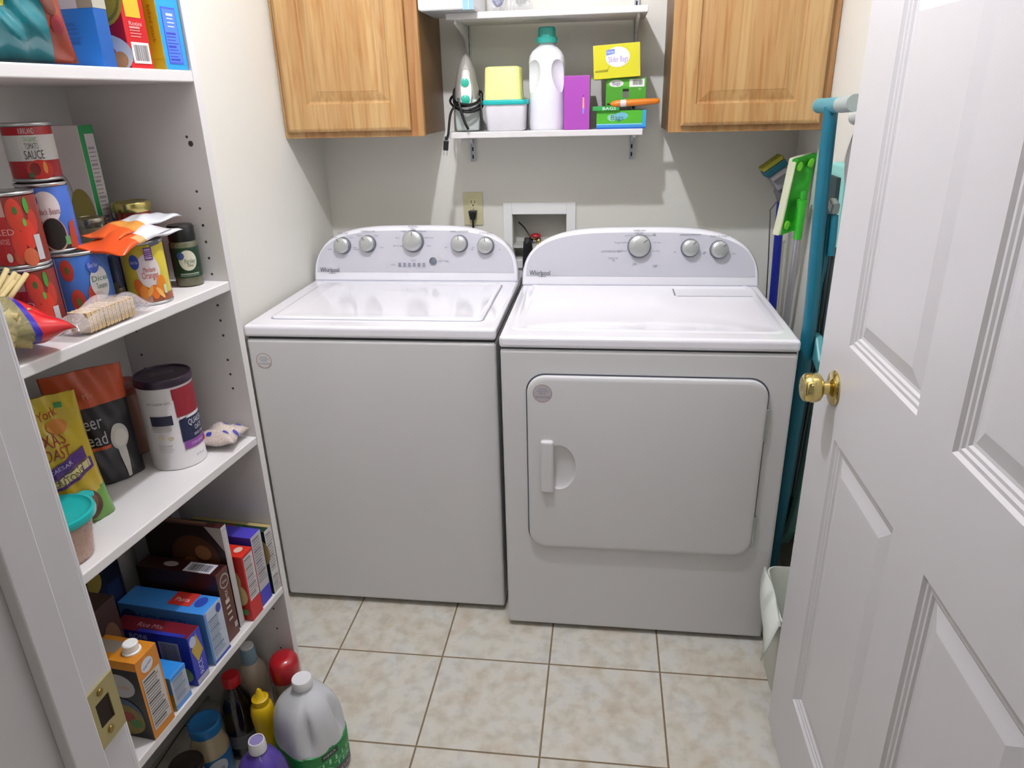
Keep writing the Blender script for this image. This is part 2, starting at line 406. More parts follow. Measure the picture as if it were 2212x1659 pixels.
# jambs with stops
bm = B(); box(bm, JX0-.02, JX0, YF-.125, YF+.003, 0, 2.05); box(bm, JX0, JX0+.011, YF-.070, YF-.038, 0, 2.04)
jl = struct('trim_1', bm, PAINT, bev=.0015)
bm = B(); box(bm, JX1, JX1+.02, YF-.125, YF+.003, 0, 2.05); box(bm, JX1-.011, JX1, YF-.068, YF-.036, 0, 2.04); struct('trim_2', bm, PAINT, bev=.0015)
bm = B(); box(bm, JX0-.02, JX1+.02, YF-.125, YF+.003, 2.05, 2.07); struct('trim_3', bm, PAINT)
bm = B(); box(bm, JX0-.085, JX0-.006, YF-.137, YF-.1205, 0, 2.05); struct('trim_4', bm, PAINT, bev=.004)
bm = B(); box(bm, JX0-.09, JX0-.006, YF+.0005, YF+.014, 0, 2.1); struct('trim_5', bm, PAINT, bev=.004)
# strike plate on the left jamb
bm = B(); y0, y1, za, zb = YF-.037, YF+.0032, .927, .990
hy0, hy1, hza, hzb = YF-.025, YF-.007, .946, .974
for a in ((y0, hy0, za, zb), (hy1, y1, za, zb), (hy0, hy1, za, hza), (hy0, hy1, hzb, zb)): box(bm, JX0, JX0+.0022, a[0], a[1], a[2], a[3])
sp = obj('strike_plate', bm, M('#b3a878', .38, metal=.75), jl)
bm = B(); box(bm, JX0+.0001, JX0+.0006, hy0, hy1, hza, hzb); obj('latch_hole', bm, M('#2a1a10', .9), sp)
for z in (.938, .982):
    bm = B(); lathe(bm, [(.0036, 0), (.0036, .0008), (.002, .0014), (.0005, .0008)], seg=16); s_ = obj('screw', bm, M('#9c8244', .3, metal=1.), sp); s_.location = (JX0+.0022, YF-.016, z); s_.rotation_euler = (0, PI/2, 0)

# open door leaf on the right: the face towards the left shows
DX, DY0, DY1, DT = 1.56, -2.052, -1.128, .036
bm = B(); D0, D1 = .012, 2.035
pan = [(-1.575, -1.275, .225, .864), (-1.965, -1.685, .225, .864), (-1.575, -1.275, 1.048, 1.625), (-1.965, -1.685, 1.048, 1.625), (-1.575, -1.275, 1.73, 1.93), (-1.965, -1.685, 1.73, 1.93)]
rings = [(.004, .005), (.010, .0045), (.013, .0075), (.018, .0075), (.021, .011), (.026, .0115), (.052, .0045)]
panel_face(bm, DY0, DY1, D0, D1, pan, rings, lambda u, v, d: (DX+d, u, v))
panel_face(bm, DY0, DY1, D0, D1, pan, rings, lambda u, v, d: (DX+DT-d, u, v))
for (a, b_) in (((DY0, D0), (DY1, D0)), ((DY1, D0), (DY1, D1)), ((DY1, D1), (DY0, D1)), ((DY0, D1), (DY0, D0))):
    bm.faces.new([bm.verts.new(p) for p in ((DX, *a), (DX, *b_), (DX+DT, *b_), (DX+DT, *a))])
bmesh.ops.remove_doubles(bm, verts=bm.verts, dist=1e-5)
door = struct('door_1', bm, PAINT)
for sgn in (-1,):
    bm = B(); lathe(bm, [(.001, 0), (.033, 0), (.034, .003), (.030, .007), (.020, .010), (.013, .012), (.012, .022), (.020, .024), (.026, .028), (.0285, .036), (.0285, .046), (.026, .055), (.021, .059), (.006, .0595), (.004, .058), (.001, .058)], seg=48)
    k = obj('door_knob', bm, BRASS, door, smooth=True, angle=50); k.location = (DX, -1.235, .951); k.rotation_euler = (0, -PI/2, 0)
bm = B(); lathe(bm, [(.001, 0), (.033, 0), (.034, .003), (.030, .007), (.020, .010), (.013, .012), (.012, .030), (.026, .040), (.029, .050), (.026, .068), (.001, .071)], seg=48)
k = obj('door_knob', bm, BRASS, door, smooth=True); k.location = (DX+DT, -1.235, .951); k.rotation_euler = (0, PI/2, 0)
for z in (.25, 1.03, 1.8):
    bm = B(); lathe(bm, [(.006, 0), (.006, .09)], seg=12); box(bm, -.001, .001, 0, .03, 0, .09)
    h_ = obj('hinge', bm, BRASS, door); h_.location = (DX+DT+.004, DY0-.006, z)

# ceiling bulb, and an added fill light in the hall
def ceiling_lamp(x, y, label, R, e, name='ceiling_light'):
    t = empty(name, (x, y, CEIL), 0, label, 'ceiling light')
    bm = B(); lathe(bm, [(.07, 0), (.072, -.012), (.05, -.03), (.02, -.035), (.02, -.06), (.017, -.066)], seg=40); obj('lamp_holder', bm, WHITE, t, smooth=True)
    bm = B(); bmesh.ops.create_icosphere(bm, subdivisions=3, radius=R, matrix=Matrix.Translation((0, 0, -.066-R*.93))); obj('bulb', bm, M('#f6f6ff', .5, vary=0, emit=e), t, smooth=True)
ceiling_lamp(.822, -1.275, 'bare bulb in a white holder on the laundry room ceiling', .026, BULB*1.5)
t = empty('hall_fill_light', (1.25, -3.1, CEIL), 0, 'added flat round fill light on the hall ceiling outside the doorway', 'ceiling light')  # unseen fill light, added to brighten the room through the doorway
bm = B(); lathe(bm, [(.19, 0), (.19, -.03), (.18, -.035)], seg=48); obj('rim', bm, WHITE, t, smooth=True)
bm = B(); lathe(bm, [(.178, -.036), (.16, -.06), (.1, -.078), (.001, -.083)], seg=48); obj('diffuser', bm, M('#fff6ea', .5, vary=0, emit=HALL_FILL), t, smooth=True)
# ================================================================ WASHER AND DRYER
def console(t, hw, yb, ztop, H, knobs, labels, logo_x, logo_h, extras=None):
    """arched backsplash: hw half width, yb front foot (local y), ztop deck height, H height"""
    def P(x, h, off): return (x, yb - off + .22*h, ztop+h)          # leans back as it rises
    def outline(ins, n=44, h0=0.):
        out = []; W = hw-ins; HH = H-ins
        for i in range(n+1):
            x = -W + 2*W*i/n; x = W*math.sin(PI/2*(2*i/n-1)); q = max(0, 1-abs(x/W)**3.5)**(1/2.6)
            out.append((x, h0+(HH-h0)*q))
        return out
    bm = B(); ins = [(.010, -.105), (.002, -.03), (.0, -.012), (.0035, -.003), (.009, 0)]; rings = []
    for k, (i_, off) in enumerate(ins):
        o_ = outline(i_); o_ = [(-hw+i_, 0)] + o_ + [(hw-i_, 0)]
        ring = []
        for x, h in o_:
            p = P(x, h, off)
            if k == 0: p = (x, yb+.105, ztop+h)
            ring.append(bm.verts.new(p))
        rings.append(ring)
    for a, b in zip(rings, rings[1:]):
        for k in range(len(a)-1): bm.faces.new((a[k], a[k+1], b[k+1], b[k]))
    bm.faces.new(rings[0]); bm.faces.new(rings[-1])
    c = obj('console', bm, ENAMEL_LIT, t, smooth=True, angle=35)
    bm = B(); prism(bm, outline(.014, h0=.028), P, .0, .0012); obj('control_panel', bm, M('#cfcfd9', .33, metal=.2, vary=.015, scale=80), c)
    bm = B(); box(bm, -hw+.006, hw-.006, yb-.004, yb+.01, ztop+.0, ztop+.003); obj('console_foot', bm, M('#b9b9c6', .4), c)
    def dial(x, h, R, ang):
        bm = B(); lathe(bm, [(R*1.06, 0), (R*1.08, .002), (R*1.02, .004)], seg=40)
        k = obj('knob', bm, M('#6c6e78', .3), c, smooth=True)
        bm = B(); lathe(bm, [(R, .002), (R*1.0, .010), (R*.985, .018), (R*.95, .021)], seg=40); obj('chrome_ring', bm, CHROME, k, smooth=True)
        bm = B(); lathe(bm, [(R*.95, .0208), (R*.9, .0225), (R*.5, .0245), (.001, .025)], seg=40); obj('knob_cap', bm, M('#b9bcbb', .28, metal=.5), k, smooth=True)
        bm = B(); box(bm, -.0009, .0009, R*.45, R*.9, .0236, .0246); pm = obj('pointer', bm, M('#4c4f55', .4), k); pm.rotation_euler = (0, 0, ang)
        k.location = P(x, h, .0012); k.rotation_euler = (PI/2-math.atan(.22), 0, 0)
        return k
    for x, h, R, a in knobs: dial(x, h, R, a)
    A = Art(); W = 2*hw; items = []
    fr = lambda x, h: ((x+hw)/W, h/H)
    for x, h, txt, hh in labels: u, v = fr(x, h); items.append(('t', txt, u, v, hh*1.25/H, '#7f818c'))
    u, v = fr(logo_x, logo_h); items.append(('t', 'Whirlpool', u, v, .0155/H, '#34363c', 0, .066/W))
    items.append(('r', u-.004/W, v-.012/H, u+.02/W, v-.0105/H, '#5c5e66'))
    for e in extras or []: items.append(e(fr, W, H))
    A.add(items, W, H, lambda x, y, o: P(x-hw, y, o+.0012), base=.0003)
    A.build('printed_legend', c)
    return c, P
def legend(x, h, R, top, words):
    out = [(x, h+R+.013, top, .0042)]
    for i, w_ in enumerate(words):
        a = math.radians(200-220*i/(len(words)-1)) if len(words) > 1 else 0
        out.append((x+(R+.022)*math.cos(a), h+(R+.011)*math.sin(a)*.9, w_, .0036))
    return out
def sticker(t, x, y, z, R, rim):
    A = Art(); it = [('e', .5, .5, .5, .5, rim), ('e', .5, .5, .46, .46, '#c7c6c2'), ('e', .5, .5, .445, .445, '#d4d3cf' if rim[1] == 'b' else '#b9b2b4'),
          ('t', 'SERVICE', .5, .74, .085, '#7f86ad'), ('t', 'APPLIANCE', .5, .62, .085, '#7f86ad'), ('t', 'REPAIR', .5, .50, .085, '#7f86ad'), ('t', '555 010 0123', .5, .30, .11, '#6f75a0', 0, .72)]
    A.add(it, 2*R, 2*R, lambda a, b, o: (x-R+a, y-o, z-R+b)); return A.build('round_sticker', t)

def washer():
    hw = .3495; cx = .4985; y0 = -.783; t = empty('washing_machine', (cx, y0, 0), 0, 'white top-load washing machine with five knobs and a plain front, left of the dryer', 'washing machine')
    D = .68
    bm = B(); box(bm, -hw+.002, hw-.002, .004, D, .018, .874); obj('cabinet', bm, ENAMEL_SHADE, t, bev=.008, seg=3)
    bm = B(); box(bm, -hw+.006, hw-.006, .012, D-.01, .873, .8835); obj('seam', bm, GAP, t)
    bm = B(); box(bm, -hw, hw, 0, D, .8815, .915); top = obj('top_deck', bm, ENAMEL_LIT, t, bev=.0095, seg=4)
    lx0, lx1, ly0, ly1 = -.298, .303, .062, .475
    bm = B(); prism(bm, rrect(lx0-.003, lx1+.0035, ly0-.0025, ly1, .02), lambda u, v, o: (u, v, .915+o), -.002, .0004); obj('lid_gap', bm, M('#9a9ca6', .5), top)
    # lid, gently dished
    bm = B(); rg = [(0, 0), (.0, .003), (.003, .0055), (.012, .006), (.03, .0055), (.05, .0045)]; prev = None
    for ins, dz in rg:
        cur = [bm.verts.new((u, v, .9152+dz)) for u, v in rrect(lx0+ins, lx1-ins, ly0+ins, ly1-ins*.5, max(.004, .018-ins*.3), 6)]
        if prev:
            for k in range(len(cur)): bm.faces.new((prev[k], prev[(k+1) % len(cur)], cur[(k+1) % len(cur)], cur[k]))
        prev = cur
    bm.faces.new(prev); obj('lid', bm, ENAMEL_LIT, t, smooth=True, angle=60)
    for x in (-.3, .3):
        for y in (.05, D-.06):
            bm = B(); lathe(bm, [(.018, 0), (.018, .01), (.01, .012), (.01, .03)], seg=16, c=(x, y)); obj('foot', bm, BLACK, t)
    kn = [(-.242, .113, .0265, .6), (-.155, .119, .0265, .6), (0, .127, .034, 0), (.155, .119, .0265, 0), (.242, .113, .0265, 0)]
    lb = legend(-.242, .113, .0265, 'LOAD SIZE', ['Small', 'Medium', 'Large', 'Super']) + legend(-.155, .119, .0265, 'TEMPERATURE', ['Hot', 'Warm', 'Cool', 'Cold'])
    lb += legend(0, .127, .034, 'NORMAL', ['Drain & Spin', 'Rinse', 'Casual', 'Heavy', 'Delicates', 'Bulky Items', 'Clean']) + legend(.155, .119, .0265, 'FABRIC SOFTENER', ['Off', 'On']) + legend(.242, .113, .0265, 'EXTRA RINSE', ['Off', 'On'])
    lb += [(-.07, .0535, 'Wash', .0036), (.1, .066, 'Start / Pause', .004), (0, .068, 'Status', .0036)]
    ex = []
    for i in range(6):
        for q in (0, 1, 2): ex.append(lambda fr, W, H, i=i, q=q: ('r', fr(-.052+.0165*i, 0)[0], (.0475+.0042*q)/H, fr(-.052+.0165*i+.0095, 0)[0], (.0475+.0042*q+.0028)/H, '#777a86'))
    c, P = console(t, .349, .516, .915, .175, kn, lb, -.2905, .036, ex)
    bm = B(); lathe(bm, [(.0125, 0), (.0125, .004), (.011, .005), (.011, .0035), (.001, .0045)], seg=28, mi=[0, 0, 0, 1]); b = obj('start_button', bm, [CHROME, M('#6b7280', .25, coat=.5)], c, smooth=True); b.location = P(.066, .0636, .0012); b.rotation_euler = (PI/2-math.atan(.22), 0, 0)
    sticker(t, -.3055, .0036, .812, .0225, '#b8978f')
    # pump housing and cord outlet at the back
    bm = B(); box(bm, -.1, .1, D, D+.02, .3, .6); obj('rear_cover', bm, STEEL, t, bev=.004)
    return t
washer()

def dryer():
    hw = .3685; cx = 1.2325; y0 = -.8427; t = empty('clothes_dryer', (cx, y0, 0), 0, 'white front-load clothes dryer with three knobs and a rounded hinged door, right of the washer', 'dryer')
    D = .70
    bm = B(); box(bm, -hw+.002, hw-.002, .004, D, .014, .878); cab = obj('cabinet', bm, ENAMEL_SHADE, t, bev=.008, seg=3)
    bm = B(); box(bm, -hw+.006, hw-.006, .012, D-.01, .877, .885); obj('seam', bm, GAP, t)
    # deck with a shallow dished top
    bm = B(); box(bm, -hw, hw, 0, D, .883, .9145); top = obj('top_deck', bm, ENAMEL_LIT, t, bev=.0095, seg=4)
    bm = B(); rg = [(0, 0), (.004, .0016), (.014, .0022), (.022, .0006)]; prev = None
    for ins, dz in rg:
        cur = [bm.verts.new((u, v, .9147+dz)) for u, v in rrect(-hw+.022+ins, hw-.022-ins, .05+ins, .535, .03, 6)]
        if prev:
            for k in range(len(cur)): bm.faces.new((prev[k], prev[(k+1) % len(cur)], cur[(k+1) % len(cur)], cur[k]))
        prev = cur
    bm.faces.new(prev); obj('top_rim', bm, ENAMEL_LIT, top, smooth=True, angle=60)
    bm = B(); box(bm, .100, .340, .405, .487, .9152, .9166); ls = obj('lint_screen_lid', bm, ENAMEL_LIT, t, bev=.0012)
    bm = B(); box(bm, .103, .1055, .407, .485, .9166, .9172); box(bm, .11, .33, .4035, .406, .9152, .916); obj('lid_gap', bm, GAP, ls)
    for x in (-.32, .32):
        for y in (.05, D-.06):
            bm = B(); lathe(bm, [(.018, 0), (.018, .008), (.01, .01), (.01, .03)], seg=16, c=(x, y)); obj('foot', bm, BLACK, t)
    # door
    dx0, dx1, dz0, dz1 = -.298, .305, .296, .811
    bm = B(); prism(bm, rrect(dx0-.0035, dx1+.0035, dz0-.003, dz1+.004, .05), lambda u, v, o: (u, .004-o, v), -.001, .0012); gap = obj('door_gap', bm, M('#4a4e58', .6), t)
    bm = B(); rg = [(0, -.001), (0, .008), (.002, .0115), (.006, .0135), (.012, .014)]; prev = None
    for ins, dy in rg:
        cur = [bm.verts.new((u, .004-dy, v)) for u, v in rrect(dx0+ins, dx1-ins, dz0+ins, dz1-ins, .047-ins*.6, 8)]
        if prev:
            for k in range(len(cur)): bm.faces.new((prev[k], prev[(k+1) % len(cur)], cur[(k+1) % len(cur)], cur[k]))
        else: bm.faces.new(cur)
        prev = cur
    bm.faces.new(prev); dr = obj('door', bm, ENAMEL_SHADE, t)
    cbm = B(); bmesh.ops.create_uvsphere(cbm, u_segments=40, v_segments=24, radius=1., matrix=Matrix.Translation((-.215, -.012, .551)) @ Matrix.Diagonal((.046, .0142, .067, 1)))
    me = bpy.data.meshes.new('cut'); cbm.to_mesh(me); cbm.free(); me.materials.append(ENAMEL_SHADE); co = bpy.data.objects.new('cut', me); COL.objects.link(co); co.location = t.location; bpy.context.view_layer.update()
    try:
        cut(dr, co); dr.data.shade_smooth(); dr.data.set_sharp_from_angle(angle=math.radians(30))
    except Exception as e: print('boolean', e)
    bm = B(); box(bm, -.2635, -.2285, -.022, .0, .477, .632); h_ = obj('door_handle', bm, ENAMEL_SHADE, dr, bev=.007, seg=3)
    for z in (.69, .375):
        bm = B(); box(bm, dx1-.001, dx1+.0065, -.006, .006, z-.045, z+.045); obj('hinge', bm, M('#b7bab9', .25, metal=.5), dr, bev=.0025)
    sticker(dr, -.2575, -.0101, .765, .025, '#a88f92')
    kn = [(0, .119, .034, -.9), (.155, .1135, .0265, -.7), (.2425, .109, .0265, -.9)]
    lb = legend(0, .119, .034, 'TIMED DRY', ['Cool Down', 'Energy Preferred', 'Less Dry', 'High Heat', 'Medium Heat', 'Low Heat', 'Air Only']) + legend(.155, .1135, .0265, 'WRINKLE PREVENT', ['Off', 'On']) + legend(.2425, .109, .0265, 'PUSH TO START', ['Off', 'Start'])
    lb += [(-.085, .104, 'AUTOMATIC DRY', .0045), (-.08, .084, 'Touch Up', .0042), (-.078, .077, '40', .0042), (.045, .155, 'Off', .0042), (.05, .06, 'Off', .0055), (-.012, .066, 'Off', .0045)]
    console(t, .3685, .531, .915, .174, kn, lb, -.31, .0385)
    bm = B(); lathe(bm, [(.052, 0), (.052, .03)], seg=24); v_ = obj('vent_collar', bm, STEEL, t); v_.location = (0, D, .1); v_.rotation_euler = (-PI/2, 0, 0)
    return t
dryer()

# hoses and cable in the gap between the machines
bm = B(); tube(bm, curve_pts([(.855, -.035, .9), (.862, -.06, .98), (.858, -.07, 1.0), (.852, -.055, .86), (.85, -.05, .3), (.85, -.05, .02)]), .014, 12)
tag(obj('drain_hose', bm, M('#15171a', .55), smooth=True), 'thick black drain hose hanging down behind the gap between washer and dryer', 'hose')
bm = B(); tube(bm, curve_pts([(.898, -.03, .965), (.893, -.035, .94), (.888, -.045, .9), (.885, -.05, .5), (.885, -.05, .02)]), .008, 10)
tag(obj('inlet_hose', bm, M('#b8b5a4', .45), smooth=True), 'thin pale grey inlet hose beside the black drain hose', 'hose')

# ================================================================ LAUNDRY OUTLET BOX AND SOCKET
t = empty('outlet_box', (.895, 0, 1.0), 0, 'white recessed plumbing box in the back wall with a red valve inside', 'plumbing box')
bm = B(); ox = -.895; oz = -1.0
for a in ((.768, .799, .90, 1.133), (.991, 1.023, .90, 1.133), (.799, .991, 1.092, 1.133), (.799, .991, .90, .931)): box(bm, a[0]+ox, a[1]+ox, -.008, 0, a[2]+oz, a[3]+oz)
obj('frame', bm, WHITE, t, bev=.002)
bm = B(); box(bm, .7985+ox, .9915+ox, .085, .089, .931+oz, 1.0925+oz); box(bm, .7985+ox, .8005+ox, 0, .085, .931+oz, 1.0925+oz); box(bm, .9895+ox, .9915+ox, 0, .085, .931+oz, 1.0925+oz); box(bm, .8005+ox, .9895+ox, 0, .085, 1.09+oz, 1.0925+oz); box(bm, .8005+ox, .9895+ox, 0, .085, .9305+oz, .933+oz)
obj('recess', bm, M('#c9c8bf', .5), t)
bm = B(); box(bm, .8005+ox, .9895+ox, .002, .085, .972+oz, .981+oz); obj('shelf', bm, M('#c4c4c0', .5), t)
bm = B(); tube(bm, [(.836+ox, .045, .99+oz), (.862+ox, .045, .99+oz)], .012, 14); tube(bm, [(.862+ox, .045, .99+oz), (.886+ox, .045, .99+oz)], .008, 12); obj('pipe_fitting', bm, CHROME, t)
bm = B(); tube(bm, [(.872+ox, .045, .99+oz), (.872+ox, .045, 1.006+oz)], .006, 10); tube(bm, [(.888+ox, .04, .975+oz), (.888+ox, .04, 1.002+oz)], .009, 12); vf = obj('valve_body', bm, BRASS, t)
bm = B(); lathe(bm, [(.004, .0), (.019, .002), (.02, .008), (.014, .013), (.005, .014)], seg=12); hh = obj('valve_handle', bm, M('#b0222c', .35), vf); hh.location = (.878+ox, .04, 1.003+oz)
bm = B(); tube(bm, curve_pts([(.812+ox, .078, 1.052+oz), (.834+ox, .07, 1.032+oz), (.858+ox, .055, 1.0+oz)]), .0028, 8); obj('cable', bm, M('#34332f', .5), t)
t = empty('wall_socket', (.6612, 0, 1.112), 0, 'ivory double wall socket with a black plug in its lower outlet', 'socket')
bm = B(); box(bm, -.0345, .0345, -.005, 0, -.0575, .0575); obj('cover_plate', bm, M('#cfc9a0', .4), t, bev=.003)
for z in (.021, -.021):
    bm = B(); prism(bm, rrect(-.017, .017, z-.014, z+.014, .009), lambda u, v, o: (u, -o, v), .005, .0066)
    f_ = obj('receptacle', bm, M('#d6d0a8', .4), t)
    bm = B(); box(bm, -.0073, -.0053, -.007, -.0064, z-.001, z+.009); box(bm, .0053, .0073, -.007, -.0064, z+.0, z+.008); box(bm, -.0025, .0025, -.007, -.0064, z-.0105, z-.006); obj('slots', bm, M('#2a2722', .8), f_)
bm = B(); lathe(bm, [(.0035, 0), (.003, .0012)], seg=14); s_ = obj('screw', bm, STEEL, t); s_.location = (0, -.005, 0); s_.rotation_euler = (PI/2, 0, 0)
bm = B(); v = box(bm, -.0155, .0155, -.030, -.0072, -.035, -.004)
for q in (v[0], v[1], v[2], v[3]): q.co.x *= .55
p_ = obj('plug', bm, BLACK, bev=.003); p_.location = (.6612, 0, 1.112); tag(p_, 'black power plug pushed into the lower outlet of the ivory wall socket', 'plug')
bm = B(); tube(bm, curve_pts([(0, -.02, -.032), (0, -.022, -.06), (.003, -.03, -.2), (.0, -.04, -.6), (0, -.04, -1.05)]), .004, 8); obj('cord', bm, BLACK, p_, smooth=True)

# ================================================================ WALL CABINETS
def cabinet(x0, x1, doorx0, doorx1, z0, px0, px1, pz0, seed, label, hinge):
    z1 = 2.13; t = empty('wall_cabinet', ((x0+x1)/2, 0, z0), 0, label, 'cabinet', 'oak wall cabinets'); ox = -(x0+x1)/2; oz = -z0
    W_ = wood(seed)
    bm = B(); box(bm, x0+ox+.001, x1+ox-.001, -.285, -.001, .003, z1+oz-.0); obj('carcass', bm, M('#735633', .45, vary=.12, scale=14), t, bev=.001)  # darker than the oak: shade on the cabinet sides put into the colour
    bm = B(); f = .038
    for a in ((x0, x0+f, z0, z1), (x1-f, x1, z0, z1), (x0+f, x1-f, z0, z0+f), (x0+f, x1-f, z1-f, z1)): box(bm, a[0]+ox, a[1]+ox, -.304, -.285, a[2]+oz, a[3]+oz)
    obj('face_frame', bm, wood(seed+2.3), t, bev=.0015)
    bm = B(); dz0, dz1 = z0+.018, z1-.018; P = lambda u, v, d: (u+ox, -.324+d, v+oz)
    # outer edge profile, then face with raised panel
    e = .010; panel_face(bm, doorx0+e, doorx1-e, dz0+e, dz1-e, [(px0, px1, pz0, z1-.1)], [(.003, .006), (.006, .0075), (.010, .0075), (.034, .0015), (.036, .0005)], P)
    ro = [(doorx0+e, dz0+e), (doorx1-e, dz0+e), (doorx1-e, dz1-e), (doorx0+e, dz1-e)]; prev = [bm.verts.new(P(u, v, 0)) for u, v in ro]
    for ins, d in ((.006, .0015), (.001, .005), (0, .011), (0, .019)):
        cur = [bm.verts.new(P(u, v, d)) for u, v in ((doorx0+ins, dz0+ins), (doorx1-ins, dz0+ins), (doorx1-ins, dz1-ins), (doorx0+ins, dz1-ins))]
        for k in range(4): bm.faces.new((prev[k], prev[(k+1) % 4], cur[(k+1) % 4], cur[k]))
        prev = cur
    bm.faces.new(prev); bmesh.ops.remove_doubles(bm, verts=bm.verts, dist=1e-5)
    obj('door', bm, wood(seed+.9), t)
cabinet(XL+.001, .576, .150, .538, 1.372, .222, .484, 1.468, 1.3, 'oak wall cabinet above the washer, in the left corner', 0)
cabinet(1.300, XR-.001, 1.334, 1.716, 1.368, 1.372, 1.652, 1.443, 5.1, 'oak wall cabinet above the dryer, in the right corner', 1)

# ================================================================ SHELVES ON STANDARDS
for x, lab in ((.6686, 'left'), (1.2075, 'right')):
    t = empty('shelf_standard', (x, 0, 1.272), 0, 'slotted white metal wall standard holding the %s ends of both wall shelves' % lab, 'shelf standard', 'slotted shelf standards')
    bm = B(); box(bm, -.008, .008, -.003, 0, 0, .95); box(bm, -.008, -.0055, -.012, -.003, 0, .95); box(bm, .0055, .008, -.012, -.003, 0, .95); obj('rail', bm, M('#c9ccd0', .35, metal=.3), t)
    bm = B()
    for i in range(38): box(bm, -.0025, .0025, -.0034, -.003, .01+i*.025, .023+i*.025)
    obj('slots', bm, M('#33343a', .8), t)
def wshelf(z, x0, x1, dep, th, label, low=False):
    t = empty('wall_shelf', ((x0+x1)/2, 0, z), 0, label, 'shelf', 'white shelves between the cabinets'); ox = -(x0+x1)/2
    bm = B(); box(bm, x0+ox, x1+ox, -dep, -.014, -th, 0); obj('board', bm, LAM, t, bev=.002)
    for x in (.6686, 1.2075):
        bm = B(); pts = [(-.012, -th), (-.215, -th), (-.215, -th-.010), (-.14, -th-.022), (-.055, -th-.042), (-.025, -th-.072), (-.012, -th-.092)]
        if low: pts = [(-.012, -th), (-.222, -th), (-.222, -th-.008), (-.05, -th-.011), (-.012, -th-.03)]
        prism(bm, pts, lambda u, v, o, x=x: (x+ox+o, u, v), -.0035, .0035); obj('bracket', bm, M('#d6d7d8', .35), t, bev=.001)
wshelf(1.378, .628, 1.231, .235, .018, 'lower white wall shelf between the cabinets, holding iron and detergent', True)
wshelf(1.709, .645, 1.233, .235, .018, 'upper white wall shelf between the cabinets, cut by the top of the picture')

